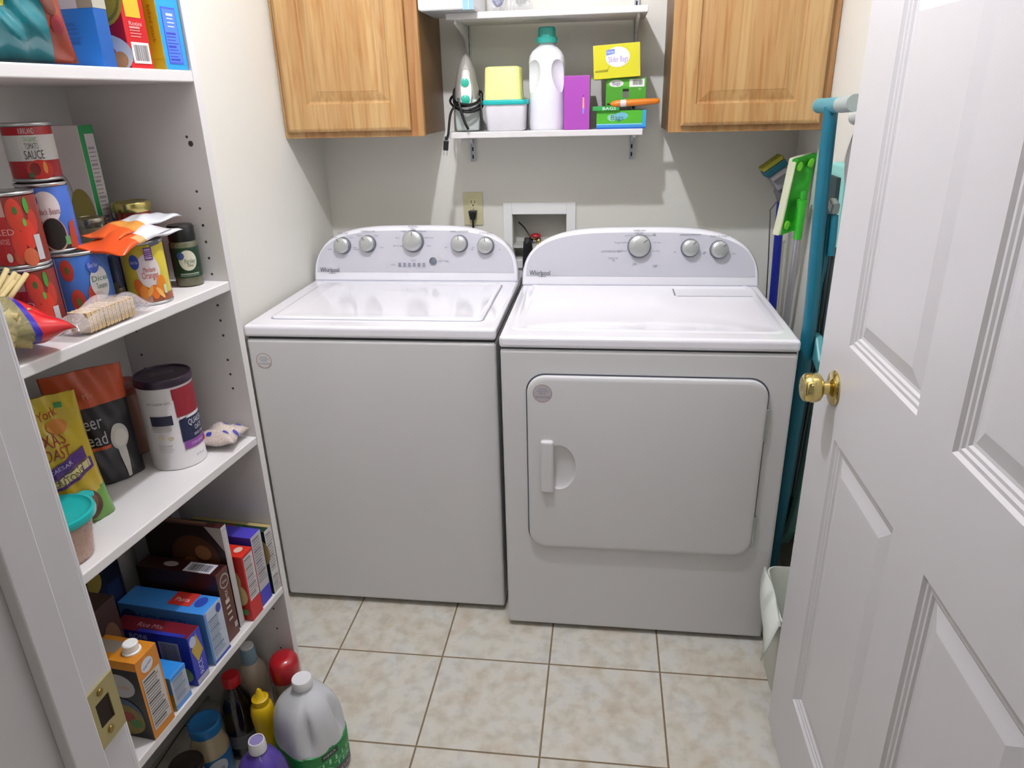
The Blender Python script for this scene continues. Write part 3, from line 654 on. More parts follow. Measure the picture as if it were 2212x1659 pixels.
# ================================================================ THINGS ON THE WALL SHELVES
SZ = 1.3782; SY = -.165
def wbox(name, x0, x1, y0, y1, z, h, cols, arts, label, cat, part='printed_artwork', ry=0., group=None, bev=.0012, rough=.4, body='carton'):
    """box on the wall shelf; faces: near = towards the room"""
    dx, dy = x1-x0, y1-y0; r = empty(name, ((x0+x1)/2, (y0+y1)/2, z), 0, label, cat, group); r.rotation_euler = (0, ry, 0)
    keys = list(dict.fromkeys(cols.values())); bm = B(); box(bm, -dx/2, dx/2, -dy/2, dy/2, 0, h, keys.index(cols['all']), {k: keys.index(c) for k, c in cols.items() if k != 'all'})
    obj(body, bm, [M(c, rough, vary=.02) for c in keys], r, bev=bev, seg=3); face_art(r, dx, dy, h, arts, part); return r
def iron():
    t = empty('clothes_iron', (.683, -.15, SZ), 0, 'pale clothes iron with teal buttons standing on its heel, black cord wound round it', 'iron'); t.rotation_euler = (0, 0, .16)
    def tear(sc, z0, z1, w_):
        out = []
        for i in range(25):
            q = i/24; out.append((w_*sc*math.sin(PI*q/1.0)**.0*(1-q**2.2)**.62 if q < 1 else 0, z0+(z1-z0)*q))
        return [(x*1.0, z) for x, z in out] + [(-x, z) for x, z in out[-2::-1]]
    bm = B(); prism(bm, tear(1, .004, .232, .047), lambda u, v, o: (u, o, v), .052, .060); obj('soleplate', bm, M('#8d9094', .25, metal=.9), t, bev=.001)
    bm = B(); prev = None; st = [(1.0, .0, .232, .052), (1.0, .0, .232, .03), (.96, .0, .226, .005), (.84, .0, .214, -.018), (.6, .0, .195, -.034)]
    for sc_, z0, z1, y in st:
        cur = [bm.verts.new((u, y, v)) for u, v in tear(sc_, z0, z1, .046)]
        if prev:
            for k in range(len(cur)): bm.faces.new((prev[k], prev[(k+1) % len(cur)], cur[(k+1) % len(cur)], cur[k]))
        else: bm.faces.new(cur)
        prev = cur
    bm.faces.new(prev); obj('body', bm, M('#b9b6b0', .3, coat=.3), t, smooth=True, angle=50)
    bm = B(); prism(bm, [(-.036, .002), (.036, .002), (.040, .05), (.034, .095), (-.034, .095), (-.040, .05)], lambda u, v, o: (u, o, v), -.056, -.02); obj('heel', bm, M('#b4bdb9', .25, coat=.4), t, bev=.008, seg=3)
    bm = B(); tube(bm, curve_pts([(0, -.03, .045), (0, -.052, .06), (0, -.058, .10), (0, -.052, .145), (0, -.03, .168)]), [.014]*33, 14, flat=1.); obj('handle', bm, M('#e3e2dc', .3), t, smooth=True)
    bm = B(); prism(bm, [(.017*math.cos(a), .118+.05*math.sin(a)) for a in [2*PI*i/28 for i in range(28)]], lambda u, v, o: (u, o, v), -.074, -.058); hp = obj('control_panel', bm, WHITE, t, bev=.003)
    for z, r_ in ((.142, .0125), (.094, .0135)):
        bm = B(); lathe(bm, [(r_, 0), (r_, .003), (r_*.7, .005), (.001, .0055)], seg=24); b = obj('button', bm, M('#35b39a', .3), hp, smooth=True); b.location = (-.003, -.074, z); b.rotation_euler = (PI/2, 0, 0)
    # cord
    bm = B(); pts = []
    for i in range(96):
        a = 2*PI*i/24; q = i/96
        pts.append(((.047+.006*math.sin(a*2.3+q*5))*math.cos(a), -.02+(.072+.004*math.sin(a*1.7))*math.sin(a), .088+.008*math.sin(a*.6+1)+.028*math.sin(a)+.016*q))
    tube(bm, pts, .0037, 8)
    pts = curve_pts([(-.03, -.078, .085), (-.05, -.092, .055), (-.06, -.1, .0), (-.066, -.094, -.02)]); tube(bm, pts, .0037, 8)
    pts = curve_pts([(-.024, -.09, .098), (-.02, -.098, .07), (-.008, -.1, .03), (.002, -.098, .008)]); tube(bm, pts, .0042, 8)
    pts = curve_pts([(.045, -.05, .11), (.044, -.07, .06), (.046, -.08, .005)]); tube(bm, pts, .003, 8)
    c = obj('power_cord', bm, BLACK, t, smooth=True)
    bm = B(); v = box(bm, -.008, .008, -.006, .006, -.03, .0); box(bm, -.005, .005, -.005, .005, 0, .012); pl = obj('plug', bm, BLACK, c, bev=.002); pl.location = (-.068, -.094, -.022); pl.rotation_euler = (0, .12, 0)
    bm = B(); box(bm, -.0055, -.0035, -.003, .003, -.045, -.03); box(bm, .0035, .0055, -.003, .003, -.045, -.03); obj('prongs', bm, STEEL, pl)
iron()
def tub(name, cx, cy, z, w0, w1, d, h, body, lidc, lab, lid_h=.014, over=.006, group='stacked food tubs on the wall shelf'):
    t = empty(name, (cx, cy, z), 0, lab, 'food container', group)
    bm = B(); prev = None
    for q, (ww, zz) in enumerate([(w0-.006, 0), (w0, .004), (w1, h), (w1-.003, h), (w0-.003, .006)]):
        cur = [bm.verts.new((u, v, zz)) for u, v in rrect(-ww/2, ww/2, -d/2*ww/w1, d/2*ww/w1, .014, 6)]
        if prev:
            for k in range(len(cur)): bm.faces.new((prev[k], prev[(k+1) % len(cur)], cur[(k+1) % len(cur)], cur[k]))
        else: bm.faces.new(cur)
        prev = cur
    bm.faces.new(prev); obj('tub', bm, body, t, smooth=True, angle=50)
    if lidc:
        bm = B(); prism(bm, rrect(-w1/2-over, w1/2+over, -d/2-over, d/2+over, .018, 6), lambda u, v, o: (u, v, o), h-lid_h*.55, h+lid_h*.45); obj('lid', bm, lidc, t, bev=.004, seg=3)
    return t
tub('storage_tub', .8125, SY, SZ, .116, .128, .13, .084, M('#e2e0e6', .4), M('#17b3b0', .35), 'frosted tub with a teal lid, under the pale yellow tub beside the iron')
t = empty('storage_tub', (.805, SY, SZ+.0908), 0, 'pale yellow square tub upside down on the teal-lidded tub', 'food container', 'stacked food tubs on the wall shelf')
bm = B(); prev = None
for ww, zz in ((.114, 0), (.112, .003), (.106, .085), (.102, .091), (.09, .0935)):
    cur = [bm.verts.new((u, v, zz)) for u, v in rrect(-ww/2, ww/2, -ww/2, ww/2, .014, 6)]
    if prev:
        for k in range(len(cur)): bm.faces.new((prev[k], prev[(k+1) % len(cur)], cur[(k+1) % len(cur)], cur[k]))
    else: bm.faces.new(cur)
    prev = cur
bm.faces.new(prev); obj('tub', bm, M('#e9ec8f', .4), t, smooth=True, angle=60)
# detergent
t = empty('detergent_bottle', (.9365, SY+.02, SZ), 0, 'big white detergent bottle with a ribbed teal screw cap and two side grips', 'bottle')
bm = B(); prof = [(.93, 0), (.99, .006), (1, .02), (.985, .08), (.965, .12), (.97, .17), (.985, .195), (.93, .212), (.78, .225), (.6, .234), (.44, .24), (.40, .247), (.40, .255)]; prev = None
for s_, z in prof:
    cur = []
    for i in range(48):
        a = 2*PI*i/48; e = .62 if s_ > .7 else 1.; c_, n_ = math.cos(a), math.sin(a)
        cur.append(bm.verts.new((.056*s_*math.copysign(abs(c_)**e, c_), .05*s_*math.copysign(abs(n_)**e, n_), z)))
    if prev:
        for k in range(48): bm.faces.new((prev[k], prev[(k+1) % 48], cur[(k+1) % 48], cur[k]))
    else: bm.faces.new(cur[::-1])
    prev = cur
bm.faces.new(prev); bo = obj('bottle', bm, M('#e6e7ec', .3, vary=.01), t); bpy.context.view_layer.update()
for sg in (-1, 1):
    cbm = B(); bmesh.ops.create_uvsphere(cbm, u_segments=32, v_segments=20, radius=1., matrix=Matrix.Translation((sg*.050, -.058, .148)) @ Matrix.Rotation(-sg*.32, 4, 'Y') @ Matrix.Diagonal((.031, .038, .058, 1)))
    me = bpy.data.meshes.new('cut'); cbm.to_mesh(me); cbm.free(); co = bpy.data.objects.new('cut', me); COL.objects.link(co); co.location = (.9365, SY+.02, SZ); bpy.context.view_layer.update(); cut(bo, co)
bo.data.shade_smooth(); bo.data.set_sharp_from_angle(angle=math.radians(35))
bm = B(); prof = [(.031, .247), (.0315, .262), (.0265, .264), (.025, .288), (.022, .291)]; rings = []
for r_, z in prof: rings.append([bm.verts.new(((r_+(.0008 if i % 2 else 0))*math.cos(2*PI*i/60), (r_+(.0008 if i % 2 else 0))*math.sin(2*PI*i/60), z)) for i in range(60)])
for a, b in zip(rings, rings[1:]):
    for k in range(60): bm.faces.new((a[k], a[(k+1) % 60], b[(k+1) % 60], b[k]))
bm.faces.new(rings[-1]); bm.faces.new(rings[0]); obj('cap', bm, M('#2f9f93', .35), t)
wbox('tissue_box', .9935, 1.070, -.232, -.075, SZ, .152, dict(all='#a84ab0', top='#b7a7cf', front='#bdbbbd'), dict(near=[('p', [(.73, .40), (.80, .40), (.79, .60), (.74, .60)], '#f0b070'), ('p', [(.73, .30), (.79, .30), (.80, .40), (.73, .40)], '#7f8fe0'), ('e', .765, .63, .02, .02, '#5a2a66')]), 'purple cardboard box standing on end beside the detergent bottle', 'box')
wbox('foil_box', 1.092, 1.240, -.215, -.10, SZ, .052, dict(all='#3f8fd0', near='#3f8fd0', bottom='#2f62c0'), dict(near=[('r', .0, .28, .93, 1., '#4fb02a'), ('r', 0, .22, 1, .28, '#8fd0e8'), ('r', .93, .1, 1, 1, '#2fa5d8'), ('e', .32, .62, .1, .2, '#8fc9b0'), ('e', .5, .7, .14, .2, '#6fb6c8'), ('t', 'Bags', .42, .62, .3, '#3a6a7a'), ('r', 0, .0, 1, .08, '#2457b8')]), 'blue and green flat carton lying at the bottom of the pile of bag boxes', 'box', group='boxes of bags piled on the wall shelf')
wbox('foil_box', 1.080, 1.160, -.225, -.12, SZ+.0522, .012, dict(all='#2f9a4a'), dict(near=[('t', 'BAGS', .62, .5, .7, '#e8f2e8', 0, .5)]), 'narrow green carton edge poking out under the orange marker', 'box', group='boxes of bags piled on the wall shelf')
wbox('bag_box', 1.118, 1.238, -.20, -.11, SZ+.0645, .077, dict(all='#4f9f2c', near='#4a9a2a'), dict(near=[('r', .04, .70, .97, .96, '#56b030'), ('e', .26, .82, .18, .13, '#e3e6e2'), ('r', .58, .68, .95, .96, '#e8ece6'), ('bars', .66, .75, .90, .94, '#2b2b2b'), ('r', .42, .30, .57, .62, '#6a6a66'), ('r', .42, .52, .57, .62, '#15150f'), ('t', 'Bags', .26, .82, .12, '#7a5f90'), ('e', .84, .60, .04, .05, '#7db86a')]), 'green carton of bags with a barcode strip, between the yellow carton and the marker', 'box', group='boxes of bags piled on the wall shelf')
r = wbox('bag_box', 1.082, 1.219, -.215, -.105, SZ+.1425, .092, dict(all='#cfc92a', near='#d2cc28', top='#c9b98a'), dict(near=[('e', .52, .62, .26, .30, '#e6e4ea'), ('p', [(.28, .68), (.46, .72), (.46, .86), (.28, .84)], '#6f86d8'), ('t', 'Great Value', .37, .78, .075, '#e8ecff', 0, .15), ('t', 'Slider Bags', .53, .56, .17, '#a58ac6', 0, .42), ('p', [(.03, .26), (.30, .28), (.36, .42), (.35, .40), (.305, .25), (.03, .22)], '#a39c1c'), ('r', .03, .21, .31, .235, '#8f8a1a')]), 'bright yellow carton of bags tilted on top of the green carton', 'box', ry=-.05, group='boxes of bags piled on the wall shelf')
# orange marker
t = empty('marker_pen', (1.205, -.222, SZ+.0735), 0, 'fat orange marker pen lying across the green cartons', 'marker'); t.rotation_euler = (0, PI/2-.04, 0)
bm = B(); lathe(bm, [(.002, -.075), (.003, -.071), (.0075, -.066), (.0098, -.055), (.0098, .0), (.0092, .03), (.008, .064), (.006, .071), (.001, .073)], seg=24); obj('barrel', bm, M('#dd7a18', .35), t, smooth=True)
bm = B(); lathe(bm, [(.0101, -.043), (.0101, -.026)], seg=24); obj('label_band', bm, M('#d5d2d8', .4), t, smooth=True)
bm = B(); lathe(bm, [(.001, -.083), (.003, -.079), (.003, -.073)], seg=14); obj('tip', bm, BLACK, t, smooth=True)
# upper shelf
UZ = 1.7092
wbox('paper_carton', .578, .742, -.30, -.09, UZ, .12, dict(all='#f2f3f4', bottom='#b9bec2'), dict(near=[('r', .80, 0, 1, 1, '#8fb8ea'), ('r', .90, 0, .91, 1, '#c2d8f4')]), 'white carton with a light blue end overhanging the upper wall shelf', 'box', bev=.008)
for i, (x, w_, c, lab) in enumerate(((.793, .062, '#4a4f96', 'crinkled dark blue plastic bag on the upper wall shelf beside the white carton'), (.862, .07, '#c9c6c4', 'clear crinkled plastic bag on the upper wall shelf, right of the dark blue one'))):
    F = pouch_fn(w_, .11, .1, seed=3+i, wr=.006); t = empty('plastic_bag', (x, -.17, UZ+.006), -PI/2, lab, 'bag', 'crinkled bags on the upper wall shelf')
    pouch('bag', w_, .11, .1, film('#eef0f4', .32, .12), t, F)
    bm = B(); bmesh.ops.create_icosphere(bm, subdivisions=3, radius=1, matrix=Matrix.Translation((0, 0, .05)) @ Matrix.Diagonal((.024, .022, .04, 1)))
    for v in bm.verts: v.co *= 1+.08*math.sin(v.co.z*240+i)*math.cos(v.co.y*200)
    obj('contents', bm, M(c, .35), t, smooth=True)

# ================================================================ CLEANING TOOLS IN THE BACK RIGHT CORNER
t = empty('sponge_mop', (1.719, -.10, 0), 0, 'sponge mop with a blue handle standing head up in the back corner', 'mop')
def L(*p): return [(x-1.719, y+.10, z) for x, y, z in p]
bm = B(); tube(bm, L((1.717, -.10, .004), (1.700, -.105, .70), (1.684, -.115, 1.155)), .0135, 16); obj('handle', bm, M('#1c2b96', .3), t, smooth=True)
bm = B(); tube(bm, curve_pts(L((1.684, -.115, 1.145), (1.679, -.118, 1.18), (1.672, -.12, 1.20)), 6), [.014, .014, .016, .018, .02, .022, .022, .022, .02, .018, .016, .014, .012], 14); obj('socket', bm, M('#77747a', .45), t, smooth=True)
ang = math.radians(36)
hd = empty('mop_head', (0, 0, 0), 0); hd.parent = t; hd.location = (1.666-1.719, -.02, 1.235); hd.rotation_euler = (.15, -ang, 0)
bpy.data.objects.remove(hd)
def rot_pts(bm, loc, ry, rx=0):
    bmesh.ops.transform(bm, matrix=Matrix.Translation(loc) @ Matrix.Rotation(ry, 4, 'Y') @ Matrix.Rotation(rx, 4, 'X'), verts=bm.verts)
hl = (1.662-1.719, -.02, 1.232)
bm = B(); box(bm, -.030, .030, -.030, .030, -.045, .010); rot_pts(bm, hl, -ang); obj('clamp', bm, M('#8a8990', .4), t, bev=.006)
bm = B(); box(bm, -.036, .036, -.034, .034, .010, .032); rot_pts(bm, hl, -ang); obj('backing', bm, M('#1d6c80', .5), t, bev=.004)
bm = B(); box(bm, -.036, .036, -.034, .034, .0325, .046); rot_pts(bm, hl, -ang); obj('sponge', bm, M('#a9a83c', .9, bump=.6, scale=200), t, bev=.004)
bm = B(); box(bm, -.027, .027, -.036, -.0305, -.008, .004); rot_pts(bm, hl, -ang); obj('clamp_bar', bm, M('#b8b8ba', .35), t, bev=.002)
bm = B(); tube(bm, L((1.678, -.135, 1.165), (1.653, -.11, 1.115), (1.655, -.11, 1.11), (1.668, -.1, .95), (1.690, -.095, .55)), .0022, 8); obj('squeeze_rod', bm, CHROME, t, smooth=True)

t = empty('flat_mop', (1.700, -.30, 0), 0, 'flat mop with a bright green head and grey pole, standing head up', 'mop')
def L2(*p): return [(x-1.700, y+.30, z) for x, y, z in p]
bm = B(); tube(bm, L2((1.722, -.17, .004), (1.7135, -.235, .72), (1.7065, -.275, 1.06)), .0105, 16); obj('pole', bm, M('#b3b2b8', .3, metal=.5), t, smooth=True)
bm = B(); tube(bm, L2((1.7065, -.275, 1.055), (1.7055, -.281, 1.10), (1.7045, -.287, 1.145), (1.704, -.29, 1.172)), [.0125, .013, .0135, .016], 16, flat=1.); ac = obj('pole_grip', bm, M('#35b52b', .35), t, smooth=True)
bm = B(); tube(bm, L2((1.704, -.292, 1.165), (1.703, -.292, 1.198)), .0085, 14); obj('swivel_joint', bm, M('#2a9a22', .4), t, smooth=True)
# head plate: spanned by a long axis (down-left) and a short axis (right and away)
hc = Vector((1.694-1.700, .035, 1.185)); la = Vector((.014, .012, .108)); sa = Vector((.034, .022, .007)); nn = la.cross(sa).normalized(); nn = nn if nn.y < 0 else -nn
def HP(u, v, o): return hc + sa*u + la*v + nn*o
bm = B(); g = {}
n1, n2 = 10, 22
for side, off in ((0, .0), (1, -.012)):
    for i in range(n1+1):
        for j in range(n2+1):
            u, v = -1+2*i/n1, -1+2*j/n2; up_ = .012*max(0, abs(v)-.75)/.25 + .006*max(0, abs(u)-.7)/.3
            dip = -.007 if (abs(u) < .55 and .2 < abs(v) < .85) else 0
            g[side, i, j] = bm.verts.new(HP(u*(1-.03*v*v), v, (off + (up_*.5 + dip if side == 0 else 0))))
for side in (0, 1):
    for i in range(n1):
        for j in range(n2): bm.faces.new((g[side, i, j], g[side, i+1, j], g[side, i+1, j+1], g[side, i, j+1]))
rim = [(i, 0) for i in range(n1)]+[(n1, j) for j in range(n2)]+[(i, n2) for i in range(n1, 0, -1)]+[(0, j) for j in range(n2, 0, -1)]
for a, b in zip(rim, rim[1:]+rim[:1]): bm.faces.new((g[0, a[0], a[1]], g[0, b[0], b[1]], g[1, b[0], b[1]], g[1, a[0], a[1]]))
hp = obj('head_plate', bm, M('#239c1d', .4), t, smooth=True, angle=40)
for sv in (-.78, .78):
    for su in (-.55, .55):
        bm = B(); prism(bm, [(su+.2*math.cos(a), sv+.12*math.sin(a)) for a in [2*PI*i/16 for i in range(16)]], HP, .0, .0085); obj('cloth_gripper', bm, M('#6cc22e', .5), hp)
bm = B(); prism(bm, [(-1.04, -1.03), (1.04, -1.03), (1.04, 1.03), (-1.04, 1.03)], HP, -.026, -.0125); obj('wiping_pad', bm, M('#d7d8c2', .9, bump=.5, scale=150), t, bev=.005, seg=3)
bm = B(); prism(bm, [(-1.22, -1.0), (-.93, -1.0), (-.93, .92), (-1.14, .96)], HP, -.02, .006); obj('pad_flap', bm, M('#cfd3b6', .9, bump=.5, scale=150), t, bev=.004, seg=3)

# ironing board, upright against the right wall, legs folded against it
t = empty('ironing_board', (1.68, -.60, 0), 0, 'folded ironing board standing on end between dryer and door, teal legs outwards', 'ironing board')
def L3(*p): return [(x-1.68, y+.60, z) for x, y, z in p]
out = []
for z, y in ((1.30, -.665), (1.27, -.668), (1.08, -.690), (.915, -.705), (.65, -.702), (.50, -.682), (.35, -.652), (.22, -.60), (.14, -.54), (.12, -.50), (.16, -.46), (.3, -.46), (.6, -.47), (1.0, -.49), (1.28, -.52), (1.30, -.53)): out.append((y+.6, z))
bm = B(); prism(bm, out, lambda u, v, o: (o, u, v), .022, .050); obj('board_cover', bm, M('#93d2ca', .75, vary=.03), t, bev=.008, seg=3)
bm = B(); prism(bm, [(u*.62+.012, .06+v*.93) for u, v in out], lambda u, v, o: (o, u, v), .012, .0219); obj('board_underside', bm, M('#2b3b3d', .8), t)
bm = B(); tube(bm, curve_pts(L3((1.630, -.722, 1.436), (1.631, -.730, 1.30), (1.632, -.743, 1.16), (1.634, -.762, .98), (1.634, -.765, .85), (1.640, -.73, .45), (1.648, -.66, .10), (1.650, -.64, .02)), 5), .0160, 18); lg = obj('leg', bm, M('#10667d', .35), t, smooth=True)
bm = B(); tube(bm, L3((1.636, -.60, 1.437), (1.632, -.74, 1.440), (1.629, -.80, 1.442)), .0165, 16); obj('foot_bar', bm, M('#4f9fae', .4), lg, smooth=True)
bm = B(); tube(bm, L3((1.6285, -.801, 1.442), (1.626, -.90, 1.446)), .0175, 16); obj('foot_cap', bm, M('#a9b5b2', .5), lg, smooth=True)
bm = B(); tube(bm, L3((1.637, -.597, 1.437), (1.6365, -.61, 1.437)), .0175, 16); obj('foot_cap', bm, M('#7fa5aa', .5), lg, smooth=True)
bm = B(); tube(bm, curve_pts(L3((1.660, -.717, 1.195), (1.657, -.730, 1.09), (1.652, -.732, .995), (1.650, -.742, .86), (1.652, -.72, .6), (1.657, -.66, .2), (1.658, -.62, .03)), 5), .0105, 14); obj('leg', bm, M('#136d82', .35), t, smooth=True)
bm = B(); tube(bm, curve_pts(L3((1.668, -.733, 1.195), (1.668, -.742, 1.14), (1.668, -.744, 1.10)), 5), [.0085]*11, 14); obj('leg', bm, M('#1b7287', .35), t, smooth=True)
for dy in (0, .016):
    bm = B(); tube(bm, L3((1.667+dy*.5, -.728-dy, 1.12), (1.667+dy*.5, -.738-dy*.2, .90), (1.667+dy*.5, -.69, .4)), .0042, 10); obj('spring_rod', bm, M('#4c5558', .35, metal=.6), t, smooth=True)
bm = B(); box(bm, -.009, .009, -.020, .020, -.013, .013); bmesh.ops.transform(bm, matrix=Matrix.Translation((1.664-1.68, -.728+.6, 1.215)) @ Matrix.Rotation(.3, 4, 'X'), verts=bm.verts); obj('hinge_bracket', bm, M('#8f9a9e', .25, metal=.8), t, bev=.004)
bm = B(); prism(bm, [(-.04, -.02), (.05, -.05), (.06, -.02), (.0, .03), (-.04, .03)], lambda u, v, o: (1.660-1.68+o, -.77+.6-u*.9, .875+v*1.0), -.010, .010); obj('height_bracket', bm, M('#4f9aa0', .4), t, bev=.006)
# grey cloth bundle hanging behind the foot bar
t = empty('folded_cloth', (1.70, -.60, 1.30), 0, 'grey folded cloth hanging beside the ironing board foot', 'cloth')
bm = B(); rings = []
for j in range(19):
    v = j/18; z = -.035+.115*v; rw = .052*(1-.55*abs(2*v-1)**3)*(1-.25*(1-v)); ring = []
    for i in range(48):
        a = 2*PI*i/48; f = 1+.13*math.cos(9*a+1.4*math.sin(3*v)); ring.append(bm.verts.new((.020*f*math.cos(a)+.004-.01, -.165+rw*f*math.sin(a)+.01*math.sin(4*v), z)))
    rings.append(ring)
for a, b in zip(rings, rings[1:]):
    for k in range(48): bm.faces.new((a[k], a[(k+1) % 48], b[(k+1) % 48], b[k]))
bm.faces.new(rings[0]); bm.faces.new(rings[-1]); obj('fabric', bm, M('#8f8c8b', .9, bump=.4), t, smooth=True, angle=80)
bm = B(); tube(bm, curve_pts([(-.006, -.165, -.03), (-.004, -.185, -.07), (.0, -.205, -.14)]), .009, 10, flat=.5); obj('tie_strap', bm, M('#b9a78d', .8), t, smooth=True)
t = empty('white_roll', (1.708, -.80, 1.412), 0, 'small white rolled cloth above the grey folded cloth', 'roll')
t.location = (1.700, -.74, 1.412)
bm = B(); tube(bm, [(0, -.10, 0), (0, .06, 0)], .018, 20); obj('roll', bm, M('#cfcdc8', .8), t, smooth=True)

# waste bin
t = empty('waste_bin', (1.655, -.975, 0), 0, 'small translucent white waste bin on the floor behind the open door', 'bin')
bm = B(); prev = None
def binring(w_, d_, z, off=(0, 0)): return [(u+off[0], v+off[1], z + (.0)) for u, v in rrect(-w_/2, w_/2, -d_/2, d_/2, .03, 6)]
st = [(.130, .13, 0), (.136, .136, .004), (.150, .20, .27), (.156, .212, .285), (.150, .206, .286), (.146, .196, .27), (.130, .13, .008)]
for w_, d_, z in st:
    cur = [bm.verts.new((p[0], p[1], p[2] + (.03*(p[1] < 0)*(-p[1]/.1)*(-1 if z > .2 else 0)))) for p in binring(w_, d_, z)]
    if prev:
        for k in range(len(cur)): bm.faces.new((prev[k], prev[(k+1) % len(cur)], cur[(k+1) % len(cur)], cur[k]))
    else: bm.faces.new(cur)
    prev = cur
bm.faces.new(prev); obj('bin', bm, M('#d6dad0', .35), t, smooth=True, angle=50)
bm = B(); prev = None
for q in range(9):
    v = q/8; y = .10-.20*v; zt = .284-.03*max(0, v-.5)*2
    cur = [bm.verts.new(p) for p in ((-.076, y, zt), (-.083-.004*math.sin(9*v), y, zt+.002), (-.088-.012*math.sin(PI*v)-.016*v, y-.003, zt-.03-.03*v), (-.082-.036*v**2, y-.004, zt-.05-.055*v))]
    if prev:
        for k in range(3): bm.faces.new((prev[k], prev[k+1], cur[k+1], cur[k]))
    prev = cur
o = obj('liner_flap', bm, M('#dde1da', .4), t, smooth=True, angle=80); md = o.modifiers.new('s', 'SOLIDIFY'); md.thickness = .0015

# ================================================================ PANTRY SHELVES
pu = empty('pantry_shelving', pant(0, 0, 0), TH, 'built-in white pantry shelving with four shelves, left of the washer', 'shelving')
DEP = .28; LEN = .835
bm = B(); box(bm, -DEP, 0, .0005, .019, .0, 2.40)
sp_ = obj('side_panel', bm, LAM, pu, bev=.001)
bm = B()
for zc in [1.2896+.032*i for i in range(-1, 2)]+[1.2896-.032*i for i in (1, 2, 3, 4, 6, 7, 8)]+[.98, .948, .916, .5, .34, .28, .22]+[1.42]:
    for dx in (-.036, -.244): lathe(bm, [(.0026, 0), (.0026, .0004)], seg=12, c=(dx, zc))
for v in bm.verts: x, y, z = v.co; v.co = (x, -z+.0004, y)
hb = bmesh.ops.create_circle(bm, cap_ends=True, radius=.0052, segments=14)['verts']
for v in hb: v.co = (-.030+v.co.x, -.0001, 1.408+v.co.y)
obj('pin_holes', bm, M('#4a3d33', .9), sp_)
bm = B(); box(bm, -DEP-.008, -DEP, -LEN, .019, .02, 2.4); obj('back_panel', bm, M('#d2d1cd', .5, vary=.01), pu)
bm = B(); box(bm, -DEP, 0, -LEN-.0005, -LEN+.0185-.019, .0, 2.40); 
bm.free(); bm = B(); box(bm, -DEP, -.09, -LEN-.016, -LEN-.0005, 0, 2.40); obj('near_panel', bm, LAM, pu)
for z in (Z1, Z2, Z3, Z4):
    bm = B(); box(bm, -DEP+.0005, 0, -LEN, 0, z-.0195, z-.0003); obj('shelf', bm, LAM, pu, bev=.0025, seg=3)
bm = B(); box(bm, -DEP, -.02, -LEN, 0, 2.0, 2.019); obj('shelf', bm, LAM, pu)

# ---- top shelf
carton('cracker_box', .003, .062, .004, .19, Z1, .27, dict(all='#e3bf22', front='#2a98e0', far='#2a98e0', top='#2a98e0'),
    dict(near=[('t', 'CRACKERS', .80, .24, .06, '#a53a1a', -PI/2, .36), ('t', 'baked snack', .93, .26, .025, '#b05a20', -PI/2, .30), ('r', 0, 0, 1, .06, '#c9a81c')],
         front=[('r', .10, .72, .9, .80, '#e8eef4'), ('r', .18, .035, .80, .36, '#4a55c9'), ('r', .21, .045, .77, .35, '#4f7fe0'), ('l', .24, .05, .74, .22, 9, '#3a43b8'), ('l', .36, .24, .74, .33, 4, '#c3ccf4'), ('l', .2, .5, .7, .56, 4, '#2a6fc4')]),
    'blue carton with a golden yellow side, at the right end of the top pantry shelf')
carton('macaroni_box', .088, .140, .009, .18, Z1, .25, dict(all='#b3121c', front='#c01622'),
    dict(front=[('r', .14, .30, .80, 1, '#e0ab2c'), ('t', 'Rotini', .5, .265, .024, '#eab9b4', 0, .55), ('l', .2, .18, .8, .25, 4, '#d98f8c'), ('r', .13, .03, .92, .155, '#e6e2e0'), ('bars', .22, .045, .84, .14, '#3a3a40')],
         near=[('e', .78, .42, .26, .18, '#caa326'), ('e', .78, .42, .23, .16, '#8c7a2a'), ('e', .78, .42, .20, .14, '#caa326'), ('e', .76, .42, .03, .12, '#4d4718'), ('e', .70, .08, .34, .13, '#d0cfcc'), ('e', .78, .09, .09, .05, '#b8506a'), ('e', .9, .05, .08, .05, '#c58a50'), ('e', .62, .06, .07, .04, '#b33a32')]),
    'red carton with a yellow circle and white barcode patch on the top pantry shelf')
carton('mix_box', .176, .203, .006, .19, Z1, .26, dict(all='#1f7fe6', front='#1a56a0'),
    dict(near=[('r', 0, .31, 1, 1, '#dcdce6'), ('r', .86, .31, 1, 1, '#9d9a8c'), ('l', .4, .12, .85, .24, 5, '#1868c8')], front=[('r', 0, .31, 1, 1, '#a9a597')]),
    'thin bright blue carton with a white upper half on the top pantry shelf')
def chips(name, s, d, z, W, H, T, rz, label, cat, regions, mats, items, seed=5, tilt=0., pinch=.9, wr=.003, bottom=1., top=1., lean=0., hem=True):
    t = empty(name, pant(s, d, z), TH+rz, label, cat); t.rotation_euler = (tilt, lean, TH+rz)
    F = pouch_fn(W, H, T, bottom=bottom, seed=seed, wr=wr, pinch=pinch, top=top)
    pouch('bag', W, H, T, None, t, F, nu=36, nv=40, mfun=regions, mats=mats)
    if items: pouch_art(F, items, W, H, t)
    return t, F
chips('snack_bag', .325, .075, Z1+.003, .20, .24, .115, math.radians(-38), 'big teal snack bag with yellow outlines, nearest thing on the top pantry shelf', 'bag',
    lambda u, v, sd: 1 if u > .86 else (2 if v > .62 else 0), [M('#106a74', .22, coat=.5, vary=.2, scale=18), M('#8c3a24', .3), M('#3a5a52', .35, vary=.4, scale=30)],
    [('p', [(.2, .32), (.62, .28), (.63, .31), (.21, .35)], '#b5b63a'), ('p', [(.62, .28), (.78, .75), (.76, .76), (.60, .30)], '#b5b63a'), ('e', .9, .35, .05, .1, '#5c2a1a'), ('e', .92, .2, .04, .05, '#8c2a34')], seed=11, wr=.008, bottom=0)

